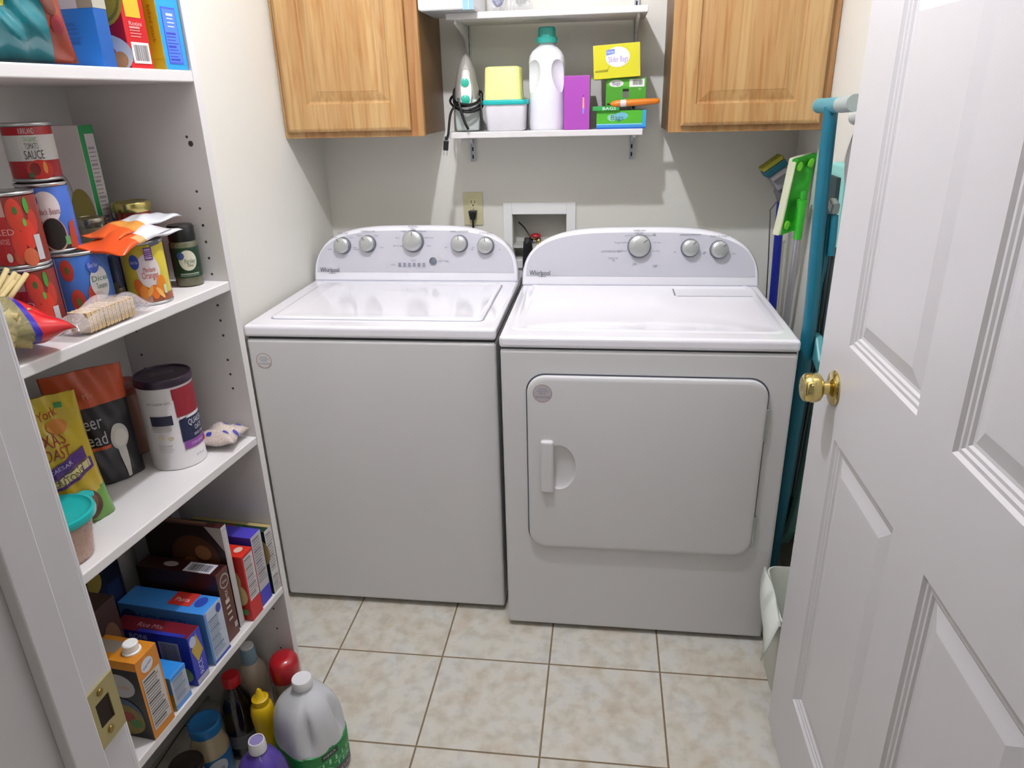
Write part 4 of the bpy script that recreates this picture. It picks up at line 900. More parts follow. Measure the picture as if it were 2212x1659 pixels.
# ---- second shelf
can('tomato_can', .262, .097, Z2, .0505, .114, '#3f6fc0', [('r', 0, 0, .34, 1, '#2b3f9c'), ('r', .335, 0, .345, 1, '#c9b4b4'), ('l', .1, .2, .32, .9, 14, '#5f6fb8'), ('e', .43, .80, .055, .17, '#b5382a'), ('e', .43, .80, .02, .06, '#5c6a30'), ('e', .47, .30, .06, .2, '#b5382a'), ('e', .47, .30, .022, .07, '#5c6a30'), ('e', .62, .35, .06, .2, '#b5382a'),
    ('e', .70, .55, .10, .26, '#d8d8d8'), ('e', .66, .84, .06, .13, '#3f5fc0'), ('t', 'Great Value', .66, .84, .07, '#c5cdf0', 0, .09), ('t', 'Diced', .71, .62, .09, '#4f7a62'), ('t', 'Tomatoes', .71, .5, .09, '#4f7a62', 0, .12), ('r', .63, .2, .69, .42, '#cdbfc0'), ('e', .56, .07, .06, .09, '#b5382a'), ('e', .66, .05, .05, .08, '#c0a040')],
    'large blue can with tomatoes on its label, under the black beans can')
can('bean_can', .276, .107, Z2+.1145, .0365, .106, '#4268bd', [('e', .50, .68, .16, .26, '#d6cbca'), ('e', .37, .80, .05, .12, '#2d3a96'), ('t', 'Black Beans', .52, .62, .10, '#8f4a52', 0, .25), ('r', .3, 0, .8, .14, '#2a1715'), ('e', .52, .24, .15, .28, '#b58f80'), ('e', .52, .25, .135, .26, '#19120f'), ('p', [(.68, 0), (.8, 0), (.8, .46), (.72, .4)], '#a33a22'), ('r', .63, .06, .69, .2, '#5d9a60')],
    'blue can of black beans on top of the large tomato can, under the sauce can')
can('sauce_can', .262, .122, Z2+.221, .0348, .086, '#a51422', [('r', 0, .34, 1, .84, '#c8c6c2'), ('t', 'KIRKLAND', .50, .92, .11, '#cfc2c0', 0, .18), ('t', 'ORGANIC', .52, .76, .09, '#7da566', 0, .17), ('t', 'TOMATO', .52, .63, .12, '#5a5552', 0, .16), ('t', 'SAUCE', .53, .46, .17, '#3a3634', 0, .23), ('e', .56, .16, .16, .2, '#c22a1c'), ('e', .50, .18, .06, .13, '#7a1410'), ('e', .62, .2, .025, .12, '#d98b3c'), ('e', .44, .06, .03, .06, '#3a6a40')],
    'small red and white tomato sauce can, topmost of its stack on the second pantry shelf')
dc = [('r', 0, 0, .46, .72, '#b3141c'), ('r', 0, .72, .46, 1, '#b98f86'), ('r', .46, 0, 1, 1, '#7d2a20'), ('e', .50, .55, .05, .16, '#a82a1e'), ('e', .75, .62, .06, .18, '#b03020'), ('e', .5, .12, .05, .12, '#b8462c'), ('e', .56, .74, .09, .24, '#c03a26'), ('e', .57, .8, .025, .06, '#3c6a2c'), ('e', .66, .44, .08, .22, '#c8321f'), ('e', .53, .32, .07, .22, '#c43424'), ('e', .70, .86, .03, .12, '#3f8a2c'), ('e', .64, .62, .02, .06, '#54a03a'), ('e', .62, .1, .08, .14, '#c2603a'), ('r', .70, .04, .78, .42, '#b9babc'), ('t', 'DICED', .36, .5, .09, '#d99a94'), ('t', 'TOMATOES', .36, .36, .08, '#d99a94', 0, .16), ('e', .4, .12, .03, .07, '#c9c2bc')]
can('diced_tomato_can', .357, .092, Z2, .0365, .108, '#7c2a20', dc, 'lower of the two red diced tomato cans at the left of the second pantry shelf', group='stack of diced tomato cans')
can('diced_tomato_can', .357, .092, Z2+.1083, .0365, .108, '#7c2a20', dc, 'upper of the two red diced tomato cans at the left of the second pantry shelf', group='stack of diced tomato cans')
can('orange_can', .158, .052, Z2, .0365, .111, '#d2c038', [('r', .30, 0, .72, .30, '#c76a1a'), ('r', .0, .0, 1, .12, '#9a5638'), ('r', .28, .0, .5, .12, '#b88a74'), ('e', .52, .55, .16, .30, '#ddd5d4'), ('e', .345, .72, .07, .13, '#3450a8'), ('t', 'Great Value', .345, .72, .06, '#c0cbee', 0, .11), ('t', 'Mandarin', .53, .58, .09, '#b8453a', 0, .16), ('t', 'Oranges', .53, .48, .12, '#c04030', 0, .22), ('r', .50, .74, .61, .96, '#6b3a86'), ('l', .51, .76, .60, .94, 5, '#c9b8dc'),
    ('e', .34, .30, .06, .13, '#d8661c'), ('e', .41, .19, .06, .12, '#dd8426'), ('e', .66, .30, .07, .16, '#e08522'), ('e', .55, .18, .06, .13, '#d9701e'), ('e', .62, .15, .03, .12, '#e8b060', .5), ('e', .49, .2, .03, .1, '#e3a048', -.4), ('r', .68, .12, .72, .28, '#c9d6b8')],
    'yellow mandarin oranges can standing in front on the second pantry shelf')
# spice shaker
t = empty('spice_shaker', pant(.034, .062, Z2), TH, 'dark green parsley shaker with a black cap beside the mandarin oranges can', 'spice jar')
bm = B(); lathe(bm, [(.022, 0), (.025, .002), (.0255, .006), (.0255, .082), (.022, .088)], seg=36); obj('jar', bm, M('#5a5a44', .15, coat=.6), t, smooth=True)
bm = B(); lathe(bm, [(.0238, .086), (.0242, .09), (.0242, .112), (.022, .116), (.001, .116)], seg=36); obj('cap', bm, M('#0d0f0f', .35), t, smooth=True)
bm = B(); lathe(bm, [(.0258, .018), (.0259, .019), (.0259, .074), (.0258, .075)], seg=36, caps=False); obj('label', bm, M('#16351f', .35), t)
cyl_art(t, .026, .018, .075, [('e', .5, .58, .19, .34, '#cfcdb8'), ('e', .36, .74, .08, .13, '#3c4f86'), ('t', 'Parsley', .54, .56, .16, '#6b7a5c', 0, .22), ('t', 'Flakes', .54, .42, .1, '#6b7a5c', 0, .12), ('l', .3, .04, .7, .16, 2, '#8fa08c')])
# pasta sauce jar
def jar(name, s, d, z, R, h, nr, lr, lh, body, lidc, label, cat='jar', fill=None, lab=None, lart=None, face=-46, coat=.8, neck=.6, lab_z=None, group=None, xy=None):
    t = empty(name, pant(s, d, z) if xy is None else (*xy, z), TH, label, cat, group); hb = h-lh
    bm = B(); lathe(bm, [(R*.86, 0), (R*.97, .003), (R, .010), (R, hb*neck), (R*.97, hb*(neck+.10)), (R*.86, hb*(neck+.2)), (nr*1.02, hb*(neck+.30)), (nr, hb*.97), (nr, hb)], seg=44); obj('jar', bm, M(body, .1, coat=coat, vary=.12, scale=40), t, smooth=True, angle=60)
    bm = B(); lathe(bm, [(lr*.98, hb-.002), (lr, hb), (lr, h-.003), (lr*.96, h-.0005), (lr*.82, h), (lr*.8, h-.001), (.001, h-.001)], seg=44); obj('lid', bm, lidc, t, smooth=True, angle=60)
    if lab:
        z0, z1 = lab_z or (hb*.12, hb*neck*.95); bm = B(); lathe(bm, [(R+.0004, z0), (R+.0006, z0+.0005), (R+.0006, z1-.0005), (R+.0004, z1)], seg=44, caps=False); obj('label', bm, M(lab, .35), t)
        cyl_art(t, R+.0008, z0, z1, lart or [], face)
    return t
jar('sauce_jar', .070, .128, Z2, .0395, .164, .030, .0335, .016, '#8f1c10', M('#b9ac68', .2, metal=.9), 'round red pasta sauce jar with a gold lid behind the mandarin oranges can', lab='#a03226', lart=[('e', .5, .5, .2, .4, '#c9a878')])
jar('relish_jar', .152, .150, Z2, .031, .147, .0245, .0255, .014, '#8f8668', M('#9f9b8a', .25, metal=.9), 'beige glass jar with a silver lid and dark blue label, behind the large tomato can', lab='#2a3b6c', lab_z=(.02, .082), lart=[('e', .45, .8, .12, .2, '#8f93a0'), ('e', .5, .5, .1, .25, '#2d6a8c'), ('r', .3, 0, .7, .2, '#7d7658'), ('e', .36, .5, .04, .1, '#a08a6a')])
jar('seasoning_bottle', .032, .225, Z2, .018, .125, .013, .0165, .02, '#6b5a40', M('#16306c', .4), 'slim bottle with a dark blue cap in the back corner of the second pantry shelf', cat='bottle')
carton('potato_carton', .078, .113, .166, .110, Z2, .298, dict(all='#bdb4b0', front='#1f8a48', near='#f2ece8'),
    dict(front=[('r', .30, .36, .92, .95, '#bdb4b6'), ('l', .36, .5, .88, .88, 16, '#8c8488'), ('l', .36, .38, .88, .48, 4, '#7c7478')],
         near=[('e', .30, .62, .32, .14, '#8a8486'), ('e', .30, .62, .31, .135, '#ece6e2'), ('t', 'Mashed', .33, .58, .035, '#4a4a5c', 0, .40), ('t', 'Potatoes', .34, .53, .035, '#4a4a5c', 0, .42), ('e', .75, .50, .22, .14, '#b3a556'), ('r', 0, 0, 1, .28, '#4c1410'), ('e', .62, .26, .4, .17, '#8a3216'), ('e', .72, .27, .16, .12, '#c08a44'), ('e', .38, .30, .12, .09, '#6a1a10')]),
    'tall white carton with a green side at the back of the second pantry shelf')
# folded snack pouch lying over the cans
t = empty('snack_pouch', pant(.170, .044, Z2+.1235), TH, 'orange and white foil pouch lying across the cans on the second pantry shelf', 'pouch')
t.rotation_euler = (math.radians(3), .10, TH+.1)
def slab(bm, L0, L1, W, T, zc, mfun, nx=40, ny=14, seed=1, sag=.01, tw=.0, yo=0.):
    rr = random.Random(seed); ph = [rr.uniform(0, 6) for _ in range(5)]; g = {}
    for sd in (0, 1):
        for i in range(nx+1):
            for j in range(ny+1):
                u, v = i/nx, j/ny; e = (math.sin(PI*u)**.5)*(math.sin(PI*v)**.6) if 0 < u < 1 and 0 < v < 1 else 0
                n = .002*math.sin(15*u+ph[0]+4*v)+.0015*math.sin(11*v+ph[1]+9*u)
                z = zc + (T/2*e if sd else -T/2*e*.6) + n*(1 if e else .6) - sag*(2*u-1)**2 + tw*(v-.5)*(2*u-1)
                g[sd, i, j] = g[0, i, j] if (sd == 1 and e == 0) else bm.verts.new(((v-.5)*W*(1-.15*math.sin(PI*u)), L0+(L1-L0)*u+yo, z))
    for sd in (0, 1):
        for i in range(nx):
            for j in range(ny):
                try: f = bm.faces.new((g[sd, i, j], g[sd, i+1, j], g[sd, i+1, j+1], g[sd, i, j+1])); f.material_index = mfun((i+.5)/nx, (j+.5)/ny); f.smooth = True
                except ValueError: pass
bm = B(); slab(bm, -.105, .070, .090, .026, -.001, lambda u, v: 1 if u > .42 else (2 if v > .75 and u > .3 else 0), seed=4, sag=.006); obj('pouch', bm, [M('#d8501c', .3, coat=.4), M('#dcdade', .3, coat=.4), M('#c9a06a', .4)], t)
bm = B(); slab(bm, -.07, .120, .070, .016, .010, lambda u, v: 1 if u > .44 else (2 if v > .3 and u > .25 else 0), seed=9, sag=.004); o = obj('folded_flap', bm, [M('#dc5a20', .3, coat=.4), M('#d9dadf', .3, coat=.4), M('#cf8c3c', .4)], t); o.location = (-.018, 0, 0)
bm = B(); box(bm, .0425, .0432, -.035, -.008, -.012, -.004); box(bm, .036, .0367, .0, .045, .0, .001); obj('printed_artwork', bm, M('#3a3c48', .5), t)
# crackers in a clear sleeve
t = empty('cracker_sleeve', pant(.300, .0245, Z2), TH+.02, 'clear sleeve of stacked beige crackers lying at the front edge of the second pantry shelf', 'crackers')
for k in range(3):
    bm = B()
    for i in range(8):
        y = -.054+.0345*k+.0042*i; e = .0006*(i % 2); box(bm, -.018+e, .018-e, y, y+.0030, .004+e, .035-e)
    box(bm, -.0165, .0165, -.054+.0345*k, -.054+.0345*k+.0324, .0055, .0335)
    obj('cracker_stack', bm, M('#d9bf94', .8, bump=.3, scale=180), t)
bm = B(); slab(bm, -.085, .085, .052, .060, .018, lambda u, v: 0, seed=2, sag=.004)
for v in bm.verts: v.co.z = max(v.co.z, .0012)
obj('sleeve', bm, film('#efe8e8', .3, .12), t)
# pasta bag
t = empty('pasta_bag', pant(.489, .048, Z2+.003), TH-.25, 'clear bag of beige pasta with red and blue corners on the second pantry shelf', 'bag')
bm = B(); rr = random.Random(5)
for i in range(80):
    a = rr.uniform(0, PI); p = Vector((rr.uniform(-.030, .030), rr.uniform(-.045, .045), rr.uniform(.012, .056))); ln = rr.uniform(.008, .014); di = Vector((math.cos(a), math.sin(a), rr.uniform(-.4, .4))).normalized()
    tube(bm, [p-di*ln, p+di*ln], .0052, 8)
t.scale = (1.15, 1.15, 1.15)
o = obj('pasta', bm, M('#b39f6c', .7, vary=.15, scale=60), t); o['kind'] = 'stuff'
bm = B(); slab(bm, -.075, .08, .105, .085, .034, lambda u, v: 1 if (u > .74 and v > .45) or u < .13+.22*max(0, v-.3) else (2 if u > .70 else 0), seed=7, sag=.01)
for v in bm.verts: v.co.z = max(v.co.z, .0015)
obj('bag', bm, [film('#d9cf98', .36, .15), M('#c8121a', .2, coat=.5), M('#2418a0', .25, coat=.4)], t)
bm = B(); rr = random.Random(8)
for i in range(7):
    a = .62+rr.uniform(-.12, .12); p = Vector((-.018+rr.uniform(-.008, .008), .030+i*.003, .066+rr.uniform(-.004, .012))); di = Vector((-.25, .9*math.cos(a), .9*math.sin(a))).normalized(); tube(bm, [p-di*.02, p+di*.038], .0032, 8)
obj('long_pasta', bm, M('#c3b07c', .7, vary=.1), t)

# ---- third shelf
t = empty('oats_canister', pant(.122, .098, Z3), TH, 'white round oats canister with a dark purple lid on the third pantry shelf', 'canister')
bm = B(); lathe(bm, [(.050, 0), (.0515, .001), (.0515, .004), (.0505, .005), (.0505, .178)], seg=48); obj('tube', bm, M('#d6d2d3', .45), t, smooth=True)
bm = B(); lathe(bm, [(.0522, .172), (.0530, .174), (.0530, .186), (.0515, .188), (.0495, .188), (.049, .1855), (.001, .1855)], seg=48); lid = obj('lid', bm, M('#2c1830', .35, coat=.3), t, smooth=True, angle=50)
A = Art(); A.add([('t', '100% WHOLE', .5, .62, .09, '#8a7a78', 0, .5), ('t', 'GRAIN OATS', .5, .48, .09, '#8a7a78', 0, .5)], .09, .09, lambda x, y, o: ((y-.045)*-.7+(x-.045)*.7, (x-.045)*.7+(y-.045)*.7, .1856+o)); A.build('lid_print', lid)
cyl_art(t, .0506, .006, .172, [('p', [(.50, .97), (1, .97), (1, .40), (.56, .40), (.52, .72)], '#8e1c2c'), ('r', .50, .84, 1, .97, '#8e1c2c'), ('r', .51, .62, 1, .86, '#8e1c2c'), ('r', .52, .30, 1, .58, '#1c2344'), ('p', [(.52, .58), (.62, .60), (.72, .70), (1, .74), (1, .5), (.52, .5)], '#1c2344'), ('r', .53, .20, 1, .30, '#8a4a9c'), ('t', 'QUAKER', .74, .52, .075, '#dfe0e6', 0, .24), ('t', 'OATS', .76, .43, .06, '#dfe0e6', 0, .13), ('t', 'QUICK 1-MINUTE', .77, .35, .03, '#dfe0e6', 0, .2), ('t', 'ORIGINAL', .72, .25, .035, '#d9b8e0'),
    ('r', .22, .545, .46, .665, '#22243c'), ('t', 'WHY QUAKER OATS', .34, .82, .03, '#6a6668', 0, .25), ('l', .22, .46, .47, .53, 3, '#a8a2a2'), ('e', .30, .40, .03, .03, '#cdc0a8'), ('e', .40, .38, .035, .03, '#cdc0a8'), ('l', .25, .2, .45, .3, 4, '#bcb6b6'), ('t', 'NET WT 18 OZ', .70, .09, .028, '#5c5a5c', 0, .12), ('e', .86, .22, .03, .04, '#c42a30')], face=-40)
chips('bread_mix_pouch', .222, .185, Z3, .135, .225, .062, math.radians(-38), 'standing pouch of beer bread mix, orange above and black below, beside the oats canister', 'pouch',
    lambda u, v, sd: 1 if v > .70 else 0, [M('#1d191d', .35, coat=.3), M('#c2512a', .35, coat=.3)],
    [('t', 'Beer', .42, .575, .115, '#b5b0b2', 0, .34), ('t', 'Bread', .38, .435, .105, '#b5b0b2', 0, .42), ('r', .12, .335, .62, .365, '#c2512a'), ('e', .76, .40, .13, .115, '#c2beb6'), ('p', [(.70, .31), (.82, .31), (.79, .03), (.74, .03)], '#c2beb6'), ('e', .77, .39, .10, .075, '#d0ccc2'), ('t', 'Mix', .5, .8, .04, '#d98a66')], seed=21, pinch=.96, wr=.002)
chips('crouton_bag', .372, .138, Z3, .15, .235, .06, math.radians(-40), 'yellow croutons bag with a purple band and green foot, left on the third pantry shelf', 'bag',
    lambda u, v, sd: 1 if v < .22+.06*math.sin(7*u) else 0, [M('#c2a622', .28, coat=.4, vary=.1), M('#5f8f3a', .35, coat=.3, vary=.25, scale=30)],
    [('t', 'New York', .50, .86, .07, '#a82a22', .18, .5), ('r', .74, .90, .82, .94, '#3c8f4c'), ('t', 'TEXAS', .52, .70, .09, '#97301e', 0, .44), ('t', 'TOAST', .56, .60, .085, '#97301e', 0, .42), ('e', .70, .78, .12, .05, '#c87a22'), ('p', [(.22, .36), (.92, .50), (.92, .59), (.22, .45)], '#54307c'), ('p', [(.22, .27), (.96, .42), (.96, .50), (.22, .36)], '#54307c'), ('p', [(.27, .30), (.93, .44), (.93, .49), (.27, .36)], '#d0c488'), ('t', 'CAESAR', .60, .49, .03, '#c7bce0', .22, .3), ('t', 'CROUTONS', .60, .395, .045, '#5a4a20', .22, .5), ('e', .74, .16, .17, .12, '#4c3424'), ('e', .74, .17, .13, .09, '#7a5238'), ('e', .34, .12, .12, .07, '#9fae8c')],
    seed=31, pinch=.94, wr=.004, top=.82)
t = empty('grain_tub', pant(.458, .064, Z3), TH, 'round tub of pink grain with a teal lid, left on the third pantry shelf', 'food container')
bm = B(); lathe(bm, [(.040, 0), (.044, .003), (.054, .074)], seg=44, caps=False); bmesh.ops.contextual_create(bm, geom=[v for v in bm.verts if v.co.z < .001]); obj('tub', bm, film('#e2c6b6', .45, .15), t, smooth=True)
bm = B(); lathe(bm, [(.038, .002), (.0425, .004), (.0505, .060), (.001, .062)], seg=40); obj('grain', bm, M('#b8917f', .8, vary=.25, scale=120, bump=.6), t, smooth=True, angle=40)['kind'] = 'stuff'
bm = B(); lathe(bm, [(.056, .070), (.0605, .071), (.0615, .076), (.0605, .082), (.056, .083), (.053, .079), (.045, .0782), (.001, .0780)], seg=56); o = obj('lid', bm, M('#17aaa6', .28, coat=.3), t, smooth=True, angle=50)
bm = B(); prism(bm, rrect(-.013, .013, .052, .078, .009, 5), lambda u, v, q: (u, v, q), .0725, .0795); obj('lid_tab', bm, M('#17aaa6', .28, coat=.3), o, bev=.002)
t = empty('rice_bag', pant(.0445, .050, Z3), TH+.15, 'small clear bag of pale grain with blue dots, right end of the third pantry shelf', 'bag')
dots = [(.25, .75), (.6, .62), (.85, .8), (.45, .93), (.15, .35), (.75, .3)]
bm = B(); slab(bm, -.040, .038, .090, .052, .020, lambda u, v: 1 if any(((u-a)/.055)**2+((v-b)/.075)**2 < 1 for a, b in dots) else 0, nx=60, ny=50, seed=12, sag=.0)
for v in bm.verts: v.co.z = max(v.co.z*.98, .001)
obj('bag', bm, [film('#efe6e0', .42, .1), M('#3a3c9c', .4)], t)
bm = B(); slab(bm, -.036, .034, .082, .045, .0195, lambda u, v: 0, seed=12, sag=.0)
for v in bm.verts: v.co.z = max(v.co.z, .0018)
obj('grain', bm, M('#d4bfae', .9, vary=.25, scale=250, bump=.8), t)['kind'] = 'stuff'
jar('small_bowl', .105, .222, Z3, .038, .150, .030, .045, .014, '#b88a78', M('#b5645a', .4), 'pinkish round lid of a tall pot standing behind the bread mix pouch', cat='pot', coat=.2)
carton('pantry_box', .395, .480, .205, .06, Z3, .235, dict(all='#1a2440'), dict(near=[('r', 0, .5, 1, .58, '#2d6a50')]), 'dark navy carton at the back of the third pantry shelf behind the croutons bag')

# ---- fourth shelf, right to left
nut = lambda u0, v0, u1, v1, n=16: [('r', u0, v0, u1, v1, '#c3bfc0'), ('l', u0+.04, v0+.02, u1-.04, v1-.02, n, '#6d696c')]
carton('tea_box', .001, .031, .002, .20, Z4, .170, dict(all='#12271f', front='#c9c5c4', top='#183626'), dict(front=[('l', .1, .35, .9, .95, 14, '#8a8688'), ('l', .1, .04, .9, .28, 8, '#8a8688')], near=[('e', .93, .66, .10, .2, '#a3905c'), ('t', 'Tea', .9, .70, .07, '#3a3a24', PI/2)], topn=[('r', 0, .60, 1, .98, '#b3a26c'), ('r', .2, .2, .7, .5, '#2c6a3a'), ('e', .55, .32, .06, .14, '#a8342a')]),
    'dark green tea carton with a golden top edge, right end of the fourth pantry shelf')
carton('cookie_mix_box', .037, .076, .006, .19, Z4, .182, dict(all='#3c34a6', front='#bcb8bd', top='#4a3fb4'), dict(front=[('l', .1, .32, .9, .96, 16, '#7f7b80'), ('r', 0, 0, 1, .22, '#3a34b4')], topn=[('e', .45, .5, .12, .3, '#a5a0a8')], near=[('e', .8, .6, .12, .2, '#8a84b4')]),
    'purple carton with white side print between the red carton and the green tea carton')
carton('pasta_box', .084, .126, .000, .15, Z4, .168, dict(all='#b52018', front='#c01c20', top='#cc2c1c'), dict(front=[('r', .12, .30, .92, .96, '#c9c4c4'), ('l', .16, .33, .88, .93, 18, '#6f6a6c')], near=[('e', .80, .62, .12, .17, '#c0a468'), ('e', .86, .40, .13, .16, '#c9b07a'), ('e', .7, .3, .1, .1, '#b04a20'), ('e', .9, .14, .06, .05, '#5a8a50')], topn=[('e', .85, .6, .06, .25, '#d8b8a8')]),
    'bright red carton with a white nutrition panel on the fourth pantry shelf')
carton('cereal_box', .132, .150, .016, .19, Z4, .255, dict(all='#241410', front='#c4bfbf', top='#3c1518'), dict(near=[('e', .62, .68, .30, .22, '#4f2c18'), ('e', .72, .74, .10, .07, '#8a5c38'), ('e', .55, .62, .10, .07, '#7a4c2c'), ('e', .80, .60, .09, .06, '#6a4026'), ('p', [(.8, 1), (1, 1), (1, .78)], '#a8a09c'), ('e', .5, .42, .4, .08, '#3a2a24')], front=[('r', .12, .03, .88, .97, '#aaa5a6'), ('r', .16, .04, .84, .96, '#c2bdbd')], topn=[('l', .2, .2, .8, .8, 2, '#8a6a4c')]),
    'tall thin dark carton with a plain white edge on the fourth pantry shelf')
carton('brownie_mix_box', .158, .197, .012, .19, Z4, .172, dict(all='#2c110e', front='#54281e', top='#32100e'), dict(front=[('e', .55, .84, .38, .10, '#a8a09c'), ('e', .55, .84, .32, .08, '#54302a'), ('t', 'Great', .55, .84, .04, '#c9c4c0', 0, .4), ('l', .3, .25, .75, .6, 4, '#c8b8b0'), ('r', .65, .12, .9, .2, '#a8a09c'), ('t', 'MIX', .5, .66, .05, '#c8b8b0', PI/2)], topn=[('r', .58, .08, .92, .86, '#c9c9d0'), ('bars', .62, .2, .88, .75, '#2b2b3c'), ('e', .38, .5, .09, .22, '#a39a98')], near=[('t', 'Brownie', .5, .62, .12, '#8a6a4a', 0, .6), ('e', .5, .25, .3, .2, '#6a4526')]),
    'dark brown mix carton with a barcode on its top, beside the tall thin carton')
carton('spaghetti_box', .206, .262, .004, .20, Z4, .128, dict(all='#4f86c4', front='#b4bfd0', top='#3f8ee0'), dict(front=[('l', .14, .12, .78, .82, 16, '#6d7c94'), ('r', 0, 0, 1, .05, '#2c4cb0'), ('e', .78, .88, .14, .08, '#2c3f9c'), ('r', .02, 0, .10, 1, '#5c8cd0')], topn=[('r', .52, .3, .78, 1, '#c8342c'), ('t', 'Pasta', .65, .62, .2, '#e8d0d0'), ('e', .86, .6, .06, .28, '#2d46a8')], near=[('t', 'SPAGHETTI', .42, .78, .12, '#2d4f94', 0, .7), ('e', .12, .75, .1, .16, '#24407c')]),
    'light blue carton with a red patch on its top, middle of the fourth pantry shelf')
carton('rice_box', .280, .318, .003, .17, Z4, .118, dict(all='#1c2794', front='#2a38b4', top='#6a1424'), dict(front=[('p', [(.1, .7), (.6, .95), (.9, .55), (.4, .42)], '#b79a3c'), ('e', .3, .85, .25, .1, '#b8bcd8'), ('r', .05, .02, .95, .12, '#a9aab8'), ('t', 'RICE', .5, .3, .1, '#c9cdf0', PI/2)], near=[('r', .60, .35, .86, .86, '#a3a3ad'), ('bars', .62, .38, .84, .83, '#5c5c66'), ('t', 'RONI', .35, .9, .1, '#c4c8e8'), ('e', .85, .22, .12, .16, '#8a9a5c')], topn=[('t', 'Rice Mix', .45, .5, .3, '#c99aa4'), ('r', .35, .0, .95, .22, '#2430a0')]),
    'dark blue carton with a maroon top, between the light blue and small blue cartons')
carton('stuffing_box', .337, .380, .004, .085, Z4, .078, dict(all='#2f8fe4', front='#aeb6c6', top='#2f8fe4', near='#4a8fd0'), dict(front=[('l', .12, .22, .88, .85, 10, '#7c879c'), ('r', 0, 0, 1, .14, '#5c94d4'), ('r', 0, .88, 1, 1, '#2f8fe4')], near=[('r', .75, .0, 1, .5, '#a8983a')]),
    'small low sky blue carton next to the orange soup carton')
r = carton('broth_carton', .392, .447, .000, .105, Z4, .176, dict(all='#c9801e', near='#1a1714', front='#cc7f1c'), dict(front=[('e', .45, .87, .26, .08, '#cfd0d8'), ('t', 'Great Value', .45, .87, .03, '#4a5aa8', .3, .4), ('r', .10, .10, .90, .76, '#c3bfbc'), ('l', .14, .12, .86, .74, 18, '#55504e')], near=[('r', 0, .90, 1, 1, '#c9801e'), ('e', .58, .68, .30, .15, '#a9a8a8'), ('t', 'Broth', .58, .67, .06, '#c07a3a', 0, .35), ('e', .5, .30, .4, .22, '#3c4f66'), ('e', .52, .24, .38, .20, '#7c6a2e'), ('e', .6, .28, .12, .07, '#8a2c1c'), ('e', .72, .2, .12, .06, '#3c6a2c'), ('e', .4, .22, .1, .06, '#a8842c')], topn=[('r', .02, .3, .5, .8, '#9c9184')]),
    'orange broth carton with a white screw cap, nearest thing on the fourth pantry shelf')
bm = B(); lathe(bm, [(.0155, .1762), (.0155, .179), (.0128, .180), (.0128, .193), (.011, .195), (.001, .195)], seg=28, c=(.026, .0)); obj('screw_cap', bm, WHITE, r, smooth=True, angle=40)
carton('soup_box', .335, .432, .125, .055, Z4, .215, dict(all='#3c2418', near='#4c2c1a'), dict(near=[('r', .1, .6, .9, 1, '#5c2e1a'), ('e', .5, .3, .5, .22, '#a8a4a0')], front=[('r', 0, .72, .5, 1, '#6a3018'), ('e', .22, .62, .16, .09, '#24366c'), ('e', .30, .44, .34, .17, '#8f8c8c'), ('t', 'Stroganoff', .3, .42, .05, '#8c4434', 0, .4), ('e', .72, .6, .2, .2, '#6c4c30'), ('e', .8, .35, .15, .12, '#3c2416')]),
    'brown food carton with a white label standing behind the broth carton')
carton('noodle_box', .225, .320, .212, .055, Z4, .245, dict(all='#14182c'), dict(front=[('e', .3, .8, .18, .1, '#8f7c30'), ('r', .55, .3, .9, .7, '#1c2b52')], near=[('r', .1, .1, .9, .5, '#221c18')]), 'dark navy carton at the back of the fourth pantry shelf, behind the light blue carton')
carton('gelatin_box', .330, .42, .215, .05, Z4, .185, dict(all='#8a7a30', front='#9a8a34'), dict(front=[('r', .1, .2, .5, .8, '#a6a6a6')]), 'small yellow carton at the very back of the fourth pantry shelf')
carton('cracker_box', .02, .125, .222, .045, Z4, .268, dict(all='#8f8b8c'), dict(front=[('e', .5, .8, .3, .1, '#5c4a4c'), ('l', .1, .3, .9, .6, 6, '#5a5a60')]), 'grey patterned carton at the back of the fourth pantry shelf, behind the tall thin carton')

# ================================================================ THINGS ON THE FLOOR
def handle_jug(name, xy, R, hb, h, body, capc, label, cat, rz, cap_r=.02, squash=.96):
    t = empty(name, (*xy, 0), rz, label, cat)
    prof = [(.90, 0), (.98, .004), (1, .014), (1, hb*.30), (1, hb*.42), (1, hb*.47), (.997, hb*.52), (.99, hb*.57), (.975, hb*.62), (.955, hb*.67), (.925, hb*.72), (.88, hb*.77), (.82, hb*.82), (.74, hb*.865), (.64, hb*.90), (.45, hb*.955), (.30, hb*.985), (.25, hb), (.25, hb+.008)]
    bm = B(); prev = None; n = 56
    for s_, z in prof:
        cur = []
        for i in range(n):
            a = 2*PI*i/n; e = .72 if s_ > .6 else 1; c_, sn = math.cos(a), math.sin(a)
            r_ = s_*R
            # handle side (local +x): pulled in around the grip
            x = r_*math.copysign(abs(c_)**e, c_); y = squash*r_*math.copysign(abs(sn)**e, sn)
            if hb*.44 < z < hb*.93:
                aa = a if a < PI else a-2*PI; bz = math.sin(PI*(z-hb*.44)/(hb*.49))**.7
                q_ = (math.exp(-((aa-.62)/.26)**2)+math.exp(-((aa+.62)/.26)**2))*bz; x *= 1-.22*q_; y *= 1-.30*q_
            cur.append(bm.verts.new((x, y, z)))
        if prev:
            for k in range(n): bm.faces.new((prev[k], prev[(k+1) % n], cur[(k+1) % n], cur[k]))
        else: bm.faces.new(cur[::-1])
        prev = cur
    bm.faces.new(prev); bo = obj('jug', bm, body, t)
    return t, bo
t, bo = handle_jug('water_jug', (.466, -1.362), .076, .238, .27, M('#c6c8cc', .25, coat=.2, vary=.02), None, 'cloudy white gallon water jug with a green label and white cap on the floor', 'jug', math.radians(-32))
bo.data.shade_smooth(); bo.data.set_sharp_from_angle(angle=math.radians(35))
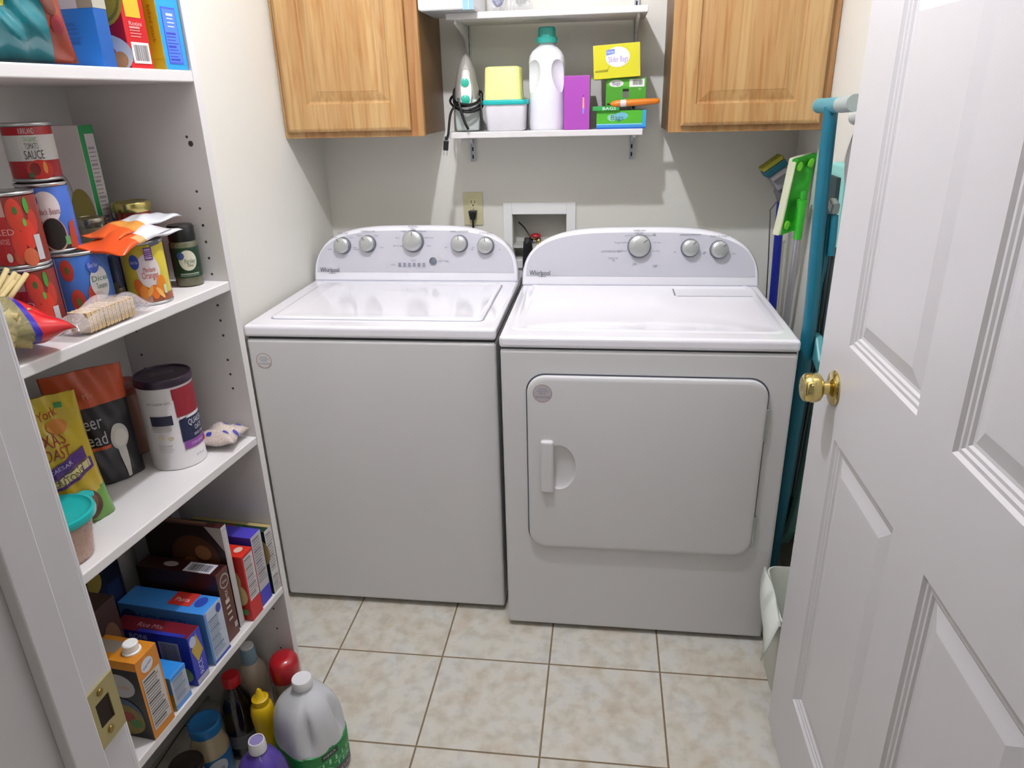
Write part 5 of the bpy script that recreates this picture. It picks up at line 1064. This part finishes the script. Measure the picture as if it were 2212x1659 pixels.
bm = B(); lathe(bm, [(.0225, .244), (.0228, .246), (.0228, .262), (.0215, .265), (.001, .265)], seg=36); obj('cap', bm, M('#e0e0e4', .4), t, smooth=True, angle=40)
def sq(R, k, e=.72, squash=.96):
    def P(x, y, o):
        a = x/R; c_, sn = math.cos(a), math.sin(a); r_ = (R+o+k)
        return (r_*math.copysign(abs(c_)**e, c_), squash*r_*math.copysign(abs(sn)**e, sn), y)
    return P
A = Art(); Pq = sq(.076, .0006); A.add([('r', 0, .0, 1, .30, '#4c4c50'), ('r', 0, .30, 1, 1, '#14803c'), ('e', .5, 1., .5, .12, '#14803c'), ('t', 'DISTILLED', .50, .66, .17, '#8fd0a4', 0, .30), ('t', 'WATER', .50, .44, .17, '#8fd0a4', 0, .2), ('r', .46, .82, .52, 1.02, '#1c2c20'), ('t', 'H2O', .49, .93, .08, '#c9d6cc'), ('t', 'NET 1 GAL', .5, .15, .12, '#b8b8b8', 0, .2)], .076*2*PI, .085, lambda x, y, o: Pq(x+PI*.076, y+.012, o), maxseg=.006); A.build('label', t)
t, bo = handle_jug('juice_jug', (.412, -1.492), .052, .185, .22, M('#4f3a96', .3, coat=.3, vary=.03), None, 'purple plastic jug with a white screw cap, in front of the water jug', 'jug', math.radians(-30))
bo.data.shade_smooth(); bo.data.set_sharp_from_angle(angle=math.radians(50))
bm = B(); lathe(bm, [(.0185, .188), (.019, .190), (.0175, .212), (.0165, .216), (.0145, .216), (.0145, .2135), (.001, .2135)], seg=36, mi=[0, 0, 0, 0, 0, 1, 1]); obj('cap', bm, [M('#dcdce2', .4), M('#8a80b4', .4)], t, smooth=True, angle=40)
# mustard
t = empty('mustard_bottle', pant(.130, .020, 0), TH, 'yellow squeeze mustard bottle on the floor behind the water jug', 'bottle')
bm = B(); lathe(bm, [(.024, 0), (.0265, .003), (.027, .02), (.025, .06), (.022, .09), (.026, .13), (.027, .15), (.024, .17), (.016, .18)], seg=36); obj('bottle', bm, M('#d8b412', .35), t, smooth=True, angle=60)
bm = B(); lathe(bm, [(.019, .176), (.019, .192), (.010, .197), (.0065, .212), (.003, .218), (.001, .218)], seg=30); obj('cap', bm, M('#dcb60e', .35), t, smooth=True, angle=50)
# soy sauce like dark bottle
t = empty('dark_bottle', pant(.118, .098, 0), TH, 'dark brown sauce bottle with a red cap on the floor under the pantry shelves', 'bottle')
bm = B(); lathe(bm, [(.034, 0), (.037, .004), (.038, .02), (.038, .14), (.034, .165), (.022, .19), (.0165, .205), (.0165, .215)], seg=40); obj('bottle', bm, M('#130d0c', .12, coat=.6), t, smooth=True, angle=60)
bm = B(); lathe(bm, [(.020, .208), (.0205, .210), (.0205, .232), (.018, .235), (.001, .235)], seg=32); obj('cap', bm, M('#b3121c', .3), t, smooth=True, angle=50)
bm = B(); lathe(bm, [(.0384, .04), (.0386, .041), (.0386, .078), (.0384, .079)], seg=40, caps=False); obj('label', bm, M('#5c5c5e', .5), t)
# white bottle with pale blue neck
t = empty('cooking_spray', pant(.0400, .100, 0), TH, 'beige squeeze bottle with a pale blue neck and white cap under the pantry shelves', 'bottle')
bm = B(); lathe(bm, [(.030, 0), (.036, .004), (.037, .02), (.0375, .15), (.034, .18), (.024, .2), (.018, .206)], seg=40); obj('bottle', bm, M('#b5a695', .35), t, smooth=True, angle=60)
bm = B(); lathe(bm, [(.0185, .205), (.019, .207), (.0175, .246), (.017, .248)], seg=32); obj('neck', bm, M('#8fb0c4', .4), t, smooth=True, angle=50)
bm = B(); lathe(bm, [(.0155, .248), (.0155, .252), (.001, .253)], seg=32); obj('cap', bm, WHITE, t, smooth=True, angle=50)
# red lidded tub
t = empty('red_lid_canister', pant(.0485, .000, 0), TH, 'clear canister with a wide shiny red lid under the right end of the pantry shelves', 'canister')
bm = B(); lathe(bm, [(.030, 0), (.032, .004), (.032, .185)], seg=40); obj('canister', bm, M('#8c8784', .2, coat=.5), t, smooth=True, angle=60)
bm = B(); lathe(bm, [(.034, .184), (.0355, .186), (.036, .215), (.034, .232), (.028, .242), (.012, .245), (.001, .245)], seg=40); obj('lid', bm, M('#a8101e', .25, coat=.4), t, smooth=True, angle=60)
jar('mayo_jar', .197, .127, 0, .043, .168, .034, .036, .024, '#b8a98a', M('#1f6fb0', .35), 'cream-coloured jar with a blue lid and blue label under the pantry shelves', lab='#2a6aa8', lab_z=(.004, .085), lart=[('e', .55, .65, .16, .3, '#c3c6cf'), ('t', 'Mayo', .55, .62, .2, '#3a4f8c', 0, .18), ('e', .38, .35, .07, .2, '#7a3428'), ('e', .62, .15, .1, .12, '#4a8ad0')], coat=.3)
jar('glass_jar', .282, .120, 0, .040, .135, .034, .037, .014, '#5c4238', M('#3c3430', .3, metal=.6), 'dark glass jar with a brown lid, nearest thing under the pantry shelves', coat=.8)
